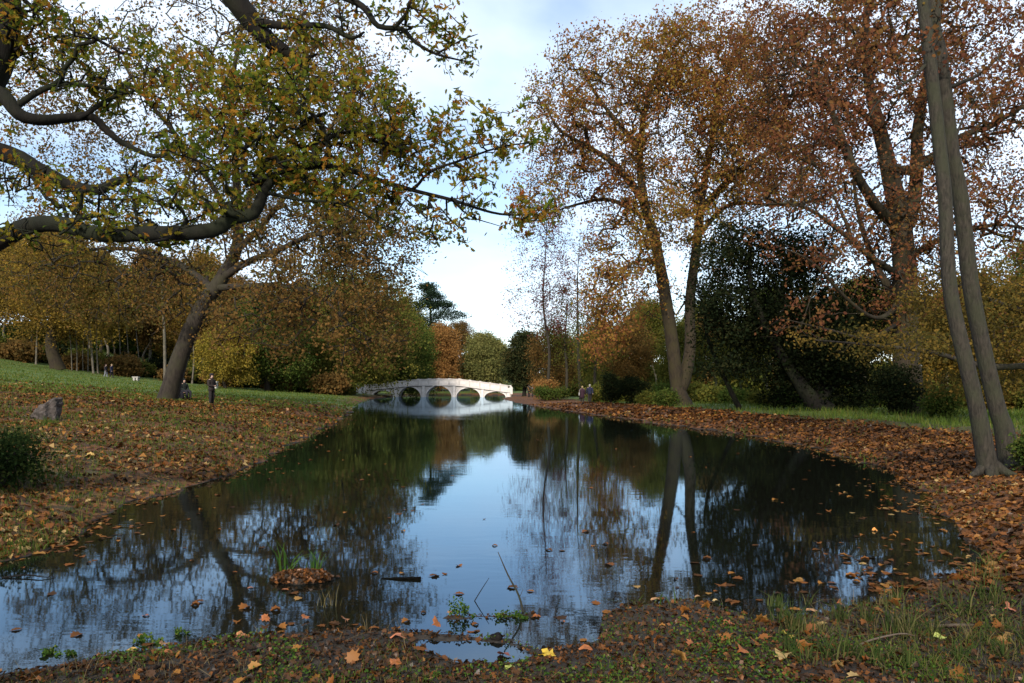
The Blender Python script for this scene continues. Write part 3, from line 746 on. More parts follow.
# --- trees round the bridge
generic('broadleaf_tree', 'broad dark green and brown tree at the left end of the bridge', 'tree', None, px_x(352, 118), 118, 19, 11.5, 81, M['olive_leaf'], M['bark_oak'], .5, 480, 60, .75, .34, .06, 11, squash=.7)
generic('broadleaf_tree', 'rounded deep green tree directly behind the left end of the bridge', 'tree', None, px_x(400, 140), 140, 15.5, 6.6, 82, M['green_leaf'], M['bark_oak'], .4, 320, 60, .6, .32, .04, 9)
generic('broadleaf_tree', 'yellow green tree beside the orange one behind the bridge', 'tree', None, px_x(416, 168), 168, 16, 4.6, 83, M['olive_leaf'], M['bark_oak'], .35, 200, 55, .6, .34, .05, 7)
generic('broadleaf_tree', 'rounded orange tree behind the middle of the bridge', 'tree', None, px_x(440, 172), 172, 14.8, 5.4, 84, M['orange_leaf'], M['bark_oak'], .4, 300, 60, .6, .36, .04, 9)
generic('broadleaf_tree', 'rounded yellow green willow behind the right half of the bridge', 'tree', None, px_x(484, 176), 176, 13.5, 6.0, 85, M['lime_leaf'], M['bark_oak'], .4, 360, 62, .6, .36, .0, 10, sag=.2)
# cedar
rng = np.random.default_rng(86)
D = 205; bx = px_x(432, D); b = np.array([bx, D, gz(bx, D) - .1])
sk = [([b, b + np.array([.2, 0, 9]), b + np.array([-.4, 0, 16]), b + np.array([-.3, 0, 23.4])], [.6, .45, .3, .06])]
lb = []
for k, (zz, rx, ox) in enumerate([(25.3, 1.8, -1.2), (23.2, 3.4, .2), (20.6, 4.2, -2.2), (20.2, 3.0, 3.0), (17.6, 5.4, 4.8), (16.5, 5, -3), (13.5, 5.8, .5)]):
    lb.append((b + np.array([ox * .8, 0, zz * .9]), (rx * 1.05, rx, 1.35), 60))
pos, par, rad, dr, tips = grow(sk, ell(rng, lb), rng, 1.0, .15, .03)
finish_tree('cedar_tree', 'tall dark cedar with flat layered branches rising above the orange tree', 'tree', None, pos, par, rad, dr, tips, rng, M['bark_dark'], M['conifer_leaf'], .4, 34, .7, LEAF4, base=b, squash=.45, flat=1.0)
generic('evergreen_tree', 'dark evergreen tree at the right end of the bridge', 'tree', None, px_x(524, 122), 122, 10.2, 3.5, 87, M['evergreen_leaf'], M['bark_dark'], .3, 320, 45, .42, .3, .12, 9)
generic('broadleaf_tree', 'brown bushy tree above the orange shrub', 'tree', None, px_x(553, 100), 100, 9.5, 3.6, 88, M['brown_leaf'], M['bark_oak'], .22, 260, 24, .42, .22, .1, 8)

# tall sparse reddish trees
def sparse(kind, label, px, D, topy, crx, seed, leafm, per, nt, botfrac=.35, bark=M['bark_oak'], lean=0, rt=.25, lsize=.2, clobe=None, group=None):
    rng = np.random.default_rng(seed)
    bx = px_x(px, D); z0 = gz(bx, D) - .1; b = np.array([bx, D, z0])
    top = P(px + lean, topy, D); h = top[2] - z0
    pts = [b + (top - b) * t + np.array([rng.normal(0, .015 * h) * (0 < t < 1), 0, 0]) for t in (0, .25, .5, .75, 1)]
    w = crx * D / F
    lb = clobe or [((bx + lean * D / F * .5 + w * s * .35, D, z0 + h * f), (w * q, w * q, h * .16), int(nt / 6)) for f, s, q in
          ((.45, -.6, .6), (.5, .7, .6), (.62, -.3, .85), (.72, .5, .9), (.82, -.3, .8), (.92, .1, .5))]
    pos, par, rad, dr, tips = grow([(pts, [rt, rt * .8, rt * .55, rt * .3, rt * .08])], ell(rng, lb), rng, .6, .2, .014, 2.3, -.05, .9)
    return finish_tree(kind, label, 'tree', group, pos, par, rad, dr, tips, rng, bark, leafm, lsize, per, .45, base=b, big=.1, mid=.05)
sparse('slender_tree', 'tall thin tree with sparse dull red leaves between the bridge and the walking pair', 547, 92, 205, 52, 91, M['pink_leaf'], 14, 520, rt=.2)
sparse('slender_tree', 'thin almost bare tree just right of the taller red leaved one', 581, 88, 232, 30, 92, M['pink_leaf'], 4, 260, rt=.2)
sparse('bare_tree', 'twiggy olive tree behind the two walking people', 596, 84, 305, 34, 93, M['olive_leaf'], 10, 300, rt=.2)
sparse('bare_tree', 'twiggy brown tree behind the orange shrub', 566, 95, 290, 34, 94, M['olive_leaf'], 12, 330, rt=.2)

# shrubs
def shrub(kind, label, px, D, wpx, hpx, seed, leafm, nt=160, per=40, lsize=.16, sigma=.22, group=None, cat='shrub', x=None, depth=None, stems=5, tmpl=LEAF4):
    rng = np.random.default_rng(seed)
    bx = px_x(px, D) if x is None else x
    z0 = gz(bx, D) - .05; b = np.array([bx, D, z0])
    w = wpx * D / F / 2; h = hpx * D / F
    sk = []
    for k in range(stems):
        a = rng.uniform(0, 2 * pi); q = rng.uniform(.3, .7)
        sk.append(([b + np.array([cos(a), sin(a), 0]) * .05 * w, b + np.array([cos(a) * w * q * .5, sin(a) * w * q * .5, h * .4]), b + np.array([cos(a) * w * q, sin(a) * w * q, h * .75])], [.04, .03, .012]))
    n1 = int(nt * .22)
    lb = [((bx, D, z0 + h * .5), (w * .9, (depth or w) * .9, h * .46), nt - 3 * n1)]
    for k in range(3):
        lb.append(((bx + rng.uniform(-.5, .5) * w, D + rng.uniform(-.3, .3) * w, z0 + h * rng.uniform(.45, .72)), (w * .5, w * .5, h * .3), n1))
    pos, par, rad, dr, tips = grow(sk, ell(rng, lb), rng, max(.12, w * .15), .2, .006)
    return finish_tree(kind, label, cat, group, pos, par, rad, dr, tips, rng, M['bark_oak'], leafm, lsize, per, sigma, base=b, flare=0, mid=.02, tmpl=tmpl)
shrub('shrub', 'small bright orange shrub beside the far walker', 546, 90, 30, 22, 101, M['orange_leaf'], 160, 34, .2, .3)
shrub('shrub', 'low dark green shrub under the orange one', 551, 86, 38, 13, 102, M['green_leaf'], 110, 34, .18, .28)
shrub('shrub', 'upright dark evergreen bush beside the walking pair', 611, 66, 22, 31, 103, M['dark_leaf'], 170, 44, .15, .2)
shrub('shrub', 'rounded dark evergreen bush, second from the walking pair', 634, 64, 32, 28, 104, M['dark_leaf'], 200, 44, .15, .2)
shrub('shrub', 'low dark bush at the foot of the double trunk', 668, 54, 34, 18, 105, M['green_leaf'], 120, 34, .13, .2)
shrub('shrub', 'low olive bush between the rounded dark one and the double trunk', 646, 62, 26, 13, 106, M['olive_leaf'], 90, 30, .13, .2)
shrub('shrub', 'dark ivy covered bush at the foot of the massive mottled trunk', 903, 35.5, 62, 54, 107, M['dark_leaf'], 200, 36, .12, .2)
shrub('shrub', 'dark bush between the massive trunk and the twin stems', 942, 33, 40, 30, 108, M['green_leaf'], 130, 34, .11, .18)
shrub('shrub', 'pale olive shrub behind the walking pair', 594, 86, 44, 30, 109, M['olive_leaf'], 140, 18, .15, .3)
shrub('shrub', 'dark fern like bush on the near left bank below the rock', -6, 11.2, 104, 50, 110, M['fern'], 200, 22, .055, .16, stems=9)
shrub('shrub', 'low green bush at the foot of the twin stems', 1040, 13.6, 60, 44, 111, M['green_leaf'], 120, 30, .06, .10)

# --- woods: prototypes, then copies
def proto(seed, h, cr, leafm, bark, **kw):
    return generic('woodland_tree', 'tree', 'tree', 'woodland', 0, -60, h, cr, seed, leafm, bark, **kw)
protos = [proto(201, 17, 5.2, M['ochre_leaf'], M['bark_pale'], r_tr=.22, nt=230, per=44, sigma=.62, lsize=.34, base_h=.28, lobes=8),
          proto(202, 15, 5.8, M['brown_leaf'], M['bark_oak'], r_tr=.28, nt=230, per=44, sigma=.65, lsize=.34, base_h=.2, lobes=8),
          proto(203, 19, 4.6, M['ochre_leaf'], M['bark_pale'], r_tr=.2, nt=210, per=44, sigma=.6, lsize=.34, base_h=.35, lobes=7)]
used = set()
wr = np.random.default_rng(5)
lookn = {'ochre_leaf': 'ochre leaved', 'brown_leaf': 'dull brown', 'yellow_leaf': 'yellow', 'olive_leaf': 'olive green', 'green_leaf': 'deep green', 'orange_leaf': 'orange', 'dark_leaf': 'very dark', 'lime_leaf': 'pale green'}
def wood(px, D, lm, s, k, label, group, bark=None, dz=0.0, sz=None):
    x = px_x(px, D)
    loc = (x, D, gz(x, D) - .1 + dz)
    rz = wr.uniform(0, 6.28)
    root = protos[k]
    bark = bark or (M['bark_pale'] if k != 1 else M['bark_oak'])
    if k in used:
        return copy_tree(root, loc, rz, s, label, group, M[lm], bark, sz=sz)
    used.add(k)
    root.location = loc; root.rotation_euler = (0, 0, rz); root.scale = (s, s, sz or s)
    root['label'] = label; root['group'] = group
    for ch in root.children:
        mm = M[lm] if ch.name.startswith('crown') else bark
        ch.material_slots[0].link = 'OBJECT'; ch.material_slots[0].material = mm
    return root
GL = 'trees of the wood beyond the green field'
LF = 'woodland tree standing beyond the green field among others like it'
for px, D, lm, s, k in [(-60, 112, 'ochre_leaf', 1.1, 0), (-20, 124, 'orange_leaf', 1.1, 1), (8, 118, 'ochre_leaf', .95, 2), (32, 132, 'green_leaf', 1.1, 0), (86, 122, 'ochre_leaf', 1.0, 2), (76, 138, 'brown_leaf', 1.15, 1), (104, 120, 'yellow_leaf', 1.0, 0),
                        (112, 128, 'yellow_leaf', .85, 2), (128, 136, 'green_leaf', 1.15, 1), (148, 124, 'brown_leaf', .95, 0), (164, 132, 'orange_leaf', 1.05, 2), (190, 126, 'ochre_leaf', 1.0, 1), (206, 140, 'olive_leaf', 1.1, 0),
                        (232, 134, 'brown_leaf', 1.0, 2), (256, 142, 'green_leaf', 1.0, 1), (280, 136, 'brown_leaf', .95, 0), (304, 144, 'green_leaf', 1.0, 2), (330, 150, 'brown_leaf', 1.0, 1), (-10, 150, 'ochre_leaf', 1.3, 0), (50, 156, 'yellow_leaf', 1.35, 2),
                        (100, 158, 'olive_leaf', 1.35, 1), (150, 160, 'orange_leaf', 1.35, 0), (200, 162, 'ochre_leaf', 1.35, 2), (250, 165, 'olive_leaf', 1.3, 1), (300, 168, 'brown_leaf', 1.3, 0), (350, 172, 'olive_leaf', 1.2, 1), (385, 178, 'green_leaf', 1.1, 0),
                        (-70, 150, 'brown_leaf', 1.3, 1)]:
    nm = lookn[lm] + ' ' + LF
    wood(px, D, lm, s, k, nm, GL + ', ' + lookn[lm])
generic('broadleaf_tree', 'broad ochre tree with a pale forked trunk at the edge of the green field', 'tree', None, px_x(58, 100), 100, 18, 8.5, 301, M['ochre_leaf'], M['bark_plane'], .75, 420, 46, .6, .28, .22, 10)
generic('broadleaf_tree', 'small bright yellow tree at the field edge behind the standing person', 'tree', None, px_x(226, 98), 98, 8.0, 4.2, 302, M['yellow_leaf'], M['bark_oak'], .2, 220, 38, .42, .24, .1, 7)
generic('broadleaf_tree', 'dark green tree at the field edge between the yellow tree and the bridge', 'tree', None, px_x(268, 104), 104, 13, 7, 303, M['green_leaf'], M['bark_oak'], .35, 330, 46, .6, .28, .06, 8)
# woodland behind the right bank
RB = 'background tree behind the right bank'
for n_, (px, D, lm, s, k, lab) in enumerate([
        (566, 150, 'olive_leaf', .75, 1, None), (600, 112, 'olive_leaf', .62, 0, None), (628, 96, 'brown_leaf', .62, 1, None), (655, 104, 'olive_leaf', .7, 2, None), (682, 92, 'olive_leaf', .6, 1, None), (712, 98, 'brown_leaf', .65, 0, None),
        (740, 84, 'olive_leaf', .55, 1, None), (770, 90, 'green_leaf', .7, 2, None), (800, 80, 'olive_leaf', .6, 0, None), (836, 76, 'green_leaf', .65, 1, None), (870, 70, 'olive_leaf', .6, 2, None), (905, 74, 'ochre_leaf', .65, 0, None),
        (940, 62, 'ochre_leaf', .6, 1, None), (975, 66, 'olive_leaf', .65, 0, None), (1010, 58, 'ochre_leaf', .62, 1, None), (1045, 60, 'olive_leaf', .7, 2, None), (640, 140, 'brown_leaf', .9, 2, None), (700, 130, 'olive_leaf', .9, 0, None),
        (780, 125, 'brown_leaf', .9, 1, None), (860, 112, 'olive_leaf', .9, 2, None), (950, 100, 'ochre_leaf', .8, 0, None), (1030, 90, 'brown_leaf', .8, 1, None)]):
    wood(px, D, lm, s, k, lookn[lm] + ' tree in the tangle of growth behind the path on the right bank', 'growth behind the right bank path, ' + lookn[lm])
# far trees closing the view behind the bridge
for px, D, lm, s, k in [(380, 230, 'olive_leaf', 1.1, 1), (405, 240, 'brown_leaf', 1.1, 0), (460, 232, 'brown_leaf', .8, 1), (496, 246, 'olive_leaf', .8, 0), (512, 225, 'olive_leaf', .62, 1), (530, 235, 'brown_leaf', .7, 2), (552, 205, 'olive_leaf', .7, 1), (586, 190, 'brown_leaf', .8, 0), (614, 180, 'olive_leaf', .8, 1)]:
    wood(px, D, lm, s, k, lookn[lm] + ' tree in the distant belt beyond the bridge', 'distant trees beyond the bridge, ' + lookn[lm])

# undergrowth: dark low shrubs under the woods (countable bushes)
ub = shrub('undergrowth_bush', 'dark low bush', 0, 60, 40, 22, 401, M['green_leaf'], 150, 40, .26, .3, x=0)
first = True
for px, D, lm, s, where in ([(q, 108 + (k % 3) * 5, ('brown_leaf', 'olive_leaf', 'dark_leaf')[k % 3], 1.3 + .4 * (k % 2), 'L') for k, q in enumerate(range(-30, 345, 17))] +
                            [(q, d, m_, s_, 'R') for q, d, m_, s_ in ((600, 78, 'olive_leaf', 1.0), (625, 76, 'olive_leaf', 1.2), (648, 78, 'olive_leaf', 1.1), (668, 74, 'green_leaf', 1.0), (690, 72, 'olive_leaf', 1.0), (712, 66, 'olive_leaf', .9), (735, 64, 'green_leaf', .8),
                                                                 (760, 58, 'olive_leaf', .7), (790, 56, 'green_leaf', .8), (850, 52, 'olive_leaf', .7), (880, 50, 'green_leaf', .7), (925, 46, 'olive_leaf', .8), (965, 44, 'olive_leaf', .8), (1000, 42, 'ochre_leaf', .8), (1040, 40, 'olive_leaf', .8),
                                                                 (365, 150, 'green_leaf', 1.2), (520, 185, 'green_leaf', 1.3), (545, 120, 'dark_leaf', 1.2), (575, 110, 'olive_leaf', 1.1))]):
    x = px_x(px, D); loc = (x, D, gz(x, D) - .05)
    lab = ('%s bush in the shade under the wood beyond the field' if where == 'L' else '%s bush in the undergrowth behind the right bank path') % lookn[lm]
    grp = ('bushes under the left wood, ' if where == 'L' else 'undergrowth behind the right path, ') + lookn[lm]
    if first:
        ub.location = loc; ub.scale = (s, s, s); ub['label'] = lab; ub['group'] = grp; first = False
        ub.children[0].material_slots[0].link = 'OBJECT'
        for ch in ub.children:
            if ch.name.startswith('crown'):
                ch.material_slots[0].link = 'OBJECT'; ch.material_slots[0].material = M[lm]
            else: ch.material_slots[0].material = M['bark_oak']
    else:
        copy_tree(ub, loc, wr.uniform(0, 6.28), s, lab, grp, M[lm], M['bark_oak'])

# tall thickets that close the view under the farther crowns
for px, D, lm, s in [(q, 172 + (k % 3) * 6, ('green_leaf', 'olive_leaf', 'brown_leaf')[k % 3], 3.6) for k, q in enumerate(range(-60, 400, 30))]:
    x = px_x(px, D)
    copy_tree(ub, (x, D, gz(x, D) - .05), wr.uniform(0, 6.28), s, '%s thicket deep inside the wood beyond the field' % lookn[lm], 'thickets deep in the left wood, ' + lookn[lm], M[lm], M['bark_oak'], kind='thicket')
for px, D, lm, s in [(q, 120 + (k % 3) * 7, ('olive_leaf', 'brown_leaf', 'green_leaf')[k % 3], 2.9) for k, q in enumerate(range(585, 1060, 26))]:
    x = px_x(px, D)
    copy_tree(ub, (x, D, gz(x, D) - .05), wr.uniform(0, 6.28), s, '%s thicket far behind the path on the right bank' % lookn[lm], 'thickets far behind the right path, ' + lookn[lm], M[lm], M['bark_oak'], kind='thicket')
# thin pale stems at the wood's edge
rng = np.random.default_rng(412)
def pole(px, D, h, r, rngp):
    x = px_x(px, D); z0 = gz(x, D) - .1; b = np.array([x, D, z0])
    l = rngp.uniform(-.1, .1) * h
    pts = [b, b + np.array([l * .3 + rngp.normal(0, .1), 0, h * .35]), b + np.array([l * .6 + rngp.normal(0, .1), 0, h * .7]), b + np.array([l, 0, h])]
    terms = ell(rngp, [((b[0] + l, D, z0 + h * .85), (1.2, 1.2, h * .14), 14)])
    pos, par, rad, dr, tips = grow([(pts, [r, r * .85, r * .6, r * .25])], terms, rngp, .6, .2, .02)
    finish_tree('birch_tree', 'slim pale stemmed birch among the row at the edge of the wood beyond the field', 'tree', 'slim pale birches at the edge of the left wood', pos, par, rad, dr, tips, rngp, M['bark_pale'], M['ochre_leaf'], .25, 16, .45, base=b)
for px, D, h, r in [(36, 106, 9, .12), (72, 104, 8, .08), (77, 106, 8.5, .09), (83, 105, 8, .08), (88, 106, 9, .09), (93.5, 103, 10, .13), (98, 105, 9, .1), (120, 110, 9, .08), (130, 108, 9, .08), (165, 104, 17, .2), (140, 112, 9, .09), (282, 108, 6, .1), (192, 108, 8, .12), (240, 110, 6, .08)]:
    pole(px, D, h, r, rng)

# ------------------------------------------------------------------ fallen leaves
rng = np.random.default_rng(900)
def scatter_litter(n, dlo, dhi, power=1.0):
    u = rng.uniform(0, 1, n)
    y = np.exp(np.log(dlo) + u * (np.log(dhi) - np.log(dlo)))
    x = rng.uniform(-.70, .70, n) * y
    return x, y
def normals_at(x, y, e=.15):
    h0 = terrain(x, y)[0]; hx = terrain(x + e, y)[0]; hy = terrain(x, y + e)[0]
    nn = np.column_stack([-(hx - h0) / e, -(hy - h0) / e, np.ones_like(h0)])
    nn[:, :2] = np.clip(nn[:, :2], -.9, .9)
    return h0, nn / np.linalg.norm(nn, axis=1, keepdims=True)
def make_litter(name, x, y, size, tone, tilt, tmpl, lift, mat, label, cat, curl=.6):
    h0, nn = normals_at(x, y)
    n = len(x)
    nn = nn + rng.normal(0, tilt, (n, 3)); nn /= np.linalg.norm(nn, axis=1, keepdims=True)
    t = rng.normal(0, 1, (n, 3)); t -= (t * nn).sum(1, keepdims=True) * nn; t /= np.linalg.norm(t, axis=1, keepdims=True)
    C = np.column_stack([x, y, h0 + lift + size * rng.uniform(.02, .28, n)])
    me = leaves_mesh(name, C, size, tone, rng, tmpl, 0, mat, (t, np.cross(nn, t), nn), curl)
    return tag(link(name, me), label, cat, kind='stuff')
def pick(n, dlo, dhi, densf):
    x, y = scatter_litter(n, dlo, dhi)
    h, s, wl, wf = terrain(x, y)
    p = densf(x, y, s, wl, wf)
    k = (rng.uniform(0, 1, n) < p) & (s > .0)
    return x[k], y[k], s[k], wl[k], wf[k]
def dens(x, y, s, wl, wf):
    cl = litter_at(x, y, s, wl, wf)
    patch = np.clip(.5 + vnoise(x, y, .9, 21) * 1.2 + vnoise(x, y, .25, 22) * .9, 0, 1)
    right = cl * (1 - wl) * np.clip(1.05 + vnoise(x, y, 1.3, 24) * .9, .25, 1)
    left = cl * wl * (.16 + .8 * patch)
    base = left + right
    fr = .22 * np.clip(.15 + patch * 1.3 + vnoise(x, y, 1.9, 23), 0, 1) * (1 + .6 * (x > 1.5))
    w = np.clip(y / 12, .3, 1) if False else 1
    return np.clip(base * (1 - wf) + fr * wf, 0, 1) * w
# area weighting: log-uniform sampling gives density ~ 1/y^2, which matches what the eye resolves
x, y, s, wl, wf = pick(60000, 4.2, 16, dens)
k = np.abs(x) < .68 * y + .5
lt = np.clip(rng.beta(1.4, 1.5, len(x)) + np.where(wl < .5, -.06, .0) - wf * .2 + vnoise(x, y, .7, 61) * .5, 0, 1)
szn = np.where(wf > .5, rng.uniform(.02, .065, len(x)), rng.uniform(.05, .115, len(x)))
lt = np.where(wf > .5, lt * rng.uniform(.2, 1.05, len(x)), lt)
make_litter('fallen_leaves', x, y, szn, lt, .32, MAPLELEAF, .004, M['litter'], 'russet and brown fallen leaves strewn along the near shore', 'fallen leaves')
x, y, s, wl, wf = pick(150000, 14, 75, dens)
lt = np.clip(rng.beta(1.4, 1.5, len(x)) + np.where(wl < .5, -.04, .02) + vnoise(x, y, .35, 62) * .5, 0, 1)
make_litter('leaf_litter', x, y, rng.uniform(.10, .19, len(x)) * np.clip(y / 30, .8, 1.5), lt, .35, LEAF4, .01, M['litter'], 'russet leaf litter covering both farther banks of the pond', 'leaf litter')
x, y, s, wl, wf = pick(900, 4.3, 9, lambda x, y, s, wl, wf: wf * (.12 + .25 * (x > 1.5)))
make_litter('fresh_leaves', x, y, rng.uniform(.07, .12, len(x)), rng.uniform(.55, 1, len(x)), .55, MAPLELEAF, .012, M['litter'], 'larger orange and tan leaves lying loose on the near shore', 'fallen leaves', 1.0)
# dark debris at the muddy edge
x, y, s, wl, wf = pick(26000, 4.2, 8, lambda x, y, s, wl, wf: wf * .9 + .1)
make_litter('leaf_debris', x, y, rng.uniform(.012, .04, len(x)), rng.uniform(0, .75, len(x)) ** 1.3, .6, LEAF4, .003, M['litter'], 'small rotted leaf scraps and crumbs on the dark mud', 'leaf debris', 2.0)

# floating leaf drift, thick along the near right shore
x, y = scatter_litter(60000, 5.2, 60)
h, s, wl, wf = terrain(x, y)
pr = np.exp(s / np.where((x > 3) & (y < 14), .40, .20 + y * .008)) * np.where(wf > .6, .2, .7) * np.where((x > 2.5), 1, .75) * np.clip(.75 + vnoise(x, y, 1.0, 91) * 2.2, .1, 1.4)
pr = pr * np.where((y < 8) & (x < 3), .3, 1) + np.where((s < 0), .003, 0)
k = (s < -.02) & (rng.uniform(0, 1, len(x)) < pr) & (h < -.003)
x, y = x[k], y[k]; n = len(x)
nn = np.column_stack([rng.normal(0, .07, n), rng.normal(0, .07, n), np.ones(n)]); nn /= np.linalg.norm(nn, axis=1, keepdims=True)
t = rng.normal(0, 1, (n, 3)); t -= (t * nn).sum(1, keepdims=True) * nn; t /= np.linalg.norm(t, axis=1, keepdims=True)
sz = rng.uniform(.05, .12, n)
me = leaves_mesh('floating_leaves', np.column_stack([x, y, np.full(n, .006)]), sz, np.clip(rng.beta(2, 1.6, n), 0, 1), rng, MAPLELEAF, 0, M['litter'], (t, np.cross(nn, t), nn), 0)
tag(link('floating_leaves', me), 'drift of russet leaves floating on the pond along its edges', 'floating leaves', kind='stuff')

# ------------------------------------------------------------------ grass
def blades(name, x, y, hgt, wid, tone, mat, label, cat, lean=.35, z=None, segs=2):
    n = len(x)
    h0 = terrain(x, y)[0] if z is None else z
    a = rng.uniform(0, 2 * pi, n); ln = np.abs(rng.normal(0, lean, n)) * hgt
    da = rng.uniform(0, 2 * pi, n)
    wx, wy = np.cos(a) * wid / 2, np.sin(a) * wid / 2
    lx, ly = np.cos(da) * ln, np.sin(da) * ln
    rows = []
    for f, wq in ((0, 1), (.55, .8), (1, .12)):
        off = f ** 1.9
        zz = h0 + hgt * f * (1 - .25 * f * np.clip(ln / hgt, 0, 1.2)) - .01
        rows.append(np.column_stack([x + lx * off - wx * wq, y + ly * off - wy * wq, zz]))
        rows.append(np.column_stack([x + lx * off + wx * wq, y + ly * off + wy * wq, zz]))
    V = np.stack(rows, 1).reshape(-1, 3)
    q = np.array([[0, 1, 3, 2], [2, 3, 5, 4]])
    Fa = (q[None] + (np.arange(n) * 6)[:, None, None]).reshape(-1, 4)
    me = mesh_np(name, V, Fa, {'tone': np.repeat(tone, 6)}, mat)
    return tag(link(name, me), label, cat, kind='stuff')
def gd(x, y, s, wl, wf):
    patch = np.clip(.35 + vnoise(x, y, .8, 31) * 2.2, 0, 1)
    return np.clip(wl * (1 - wf) * (.45 + .8 * patch) + (1 - wl) * (1 - wf) * .06 + wf * .0, 0, 1)
x, y, s, wl, wf = pick(110000, 6.5, 50, gd)
blades('bank_grass', x, y, rng.uniform(.05, .13, len(x)) * np.clip(y / 18, .8, 1.5), rng.uniform(.008, .016, len(x)) * np.clip(y / 10, 1, 2.5), rng.uniform(0, 1, len(x)), M['grass_blade'], 'thin olive grass growing through the leaves on the banks', 'grass', .6)
x, y, s, wl, wf = pick(70000, 38, 105, lambda x, y, s, wl, wf: wl * (y > 42 + (x + 18) * .3) * 1.0)
blades('field_grass', x, y, rng.uniform(.10, .2, len(x)), rng.uniform(.05, .09, len(x)), rng.uniform(0, 1, len(x)), M['field_blade'], 'short bright green grass of the rising field', 'grass', .5)
x, y, s, wl, wf = pick(90000, 6.0, 60, lambda x, y, s, wl, wf: (s < .10 + .012 * y) * (1 - wf) * np.clip(.2 + vnoise(x, y, 1.1, 81) * 2.6, 0, 1))
blades('edge_grass', x, y, rng.uniform(.06, .20, len(x)) * np.clip(y / 16, .9, 1.4), rng.uniform(.007, .014, len(x)) * np.clip(y / 10, 1, 3), rng.uniform(0, 1, len(x)), M['grass_blade'], 'ragged grass hanging over the edge of the pond', 'grass', .9)
# near shore, low weeds and grass
x, y, s, wl, wf = pick(30000, 4.2, 8.5, lambda x, y, s, wl, wf: wf * np.clip(-.1 + vnoise(x, y, 1.6, 41) * 2.4 + .3 * (x > .4) , 0, 1))
blades('shore_grass', x, y, rng.uniform(.02, .07, len(x)) * (1 + .6 * (x > 2)), rng.uniform(.003, .006, len(x)), rng.uniform(0, 1, len(x)) ** 1.2, M['grass_blade'], 'short green and straw coloured grass on the muddy near shore', 'grass', .9)
x, y, s, wl, wf = pick(34000, 4.2, 7.0, lambda x, y, s, wl, wf: wf * np.clip(vnoise(x, y, 2.2, 51) * 3.4 + .75 * ((x > .5) & (x < 1.9)) + .2 * (x > 1.9) - .3, 0, 1))
n = len(x)
C = np.column_stack([x, y, terrain(x, y)[0] + rng.uniform(.004, .035, n)])
me = leaves_mesh('ground_cover', C, rng.uniform(.012, .028, n), rng.uniform(0, 1, n), rng, LEAF4, 1.2, M['sprig'])
tag(link('ground_cover', me), 'low leafy green weeds spreading over the muddy near shore', 'ground cover', kind='stuff')

x, y, s, wl, wf = pick(9000, 4.2, 8.0, lambda x, y, s, wl, wf: np.clip(wf * (.05 + .45 * (x > 1.8) + vnoise(x, y, 1.3, 71) * 1.6), 0, 1))
blades('straw', x, y, rng.uniform(.05, .15, len(x)), rng.uniform(.0025, .005, len(x)), rng.uniform(.3, .9, len(x)), M['straw'], 'dead straw coloured grass lying tangled over the near shore', 'straw', 1.8)
x, y, s, wl, wf = pick(60000, 16, 80, lambda x, y, s, wl, wf: (1 - wl) * sstep(4.5, 7, s) * (1 - sstep(16, 26, s)))
blades('verge_grass', x, y, rng.uniform(.12, .38, len(x)), rng.uniform(.02, .045, len(x)), rng.uniform(0, .9, len(x)), M['field_blade'], 'rough green verge behind the leaf covered path on the right bank', 'grass', .6)
# sedge clumps and sprigs: countable
def clump(px, py, nb, h, label, kind='sedge_clump', mat=None, spread=.05, lean=.5, wid=.007, cat='sedge', zwater=False, tl=(0, 1)):
    xx, yy = WP(px, py)
    z = max(gz(xx, yy), 0.0)
    n = nb
    x = xx + rng.normal(0, spread, n); y = yy + rng.normal(0, spread, n)
    o = blades(kind, x - xx, y - yy, h * rng.uniform(.5, 1.05, n), np.full(n, wid) * rng.uniform(.7, 1.2, n), rng.uniform(*tl, n), mat or M['reed'], label, cat, lean, z=np.zeros(n))
    o.location = (xx, yy, z - .01); del o['kind']
    return o
clump(985, 588, 26, .32, 'tall arching sedge clump in the water nearest the right edge of the pond')
clump(905, 640, 40, .30, 'dense green sedge clump on the mud below the pond corner')
clump(945, 612, 30, .22, 'short sedge clump behind the dense green one')
clump(885, 610, 45, .16, 'low straw coloured tussock at the water edge', tl=(.5, 1))
clump(1003, 618, 40, .20, 'bushy grass tussock beside the russet leaves on the right', tl=(.2, 1))
clump(820, 640, 40, .14, 'flattened pale grass tussock on the shore', tl=(.4, 1), lean=1.2)
clump(810, 604, 9, .16, 'few bent green blades rising from the shallows', lean=.9)
clump(868, 572, 1, .17, 'single upright green blade standing in open water', kind='reed', lean=.15)
clump(975, 655, 30, .18, 'straggling grass tuft near the lone yellow green leaf', lean=.8)
clump(283, 571, 16, .34, 'leaning green reed blades growing from the little mound', kind='reed_clump', lean=.7, wid=.016, spread=.05, cat='reeds', mat=M['sprig'], tl=(0, .6))
clump(313, 571, 16, .27, 'upright short reed blades at the right side of the little mound', kind='reed_clump', lean=.3, wid=.014, spread=.035, cat='reeds', mat=M['sprig'], tl=(0, .6))
clump(30, 500, 160, .45, 'long grass clump hanging under the fern like bush', mat=M['grass_blade'], spread=.28, lean=1.1, wid=.012, tl=(0, .6))
clump(14, 474, 260, .6, 'dark tussock growing through the fern like bush', kind='grass_tussock', mat=M['fern'], spread=.26, lean=.9, wid=.014, cat='tussock')
clump(48, 455, 90, .3, 'dark tussock at the foot of the fern like bush towards the rock', kind='grass_tussock', mat=M['grass_blade'], spread=.18, lean=.9, wid=.012, cat='tussock', tl=(0, .5))
clump(100, 470, 40, .16, 'small grass tuft in the leaves between rock and water', mat=M['grass_blade'], spread=.08, lean=.6)
clump(330, 606, 16, .2, 'dead grass stems bending out of the mud', lean=.6, spread=.03, wid=.004, tl=(.8, 1))

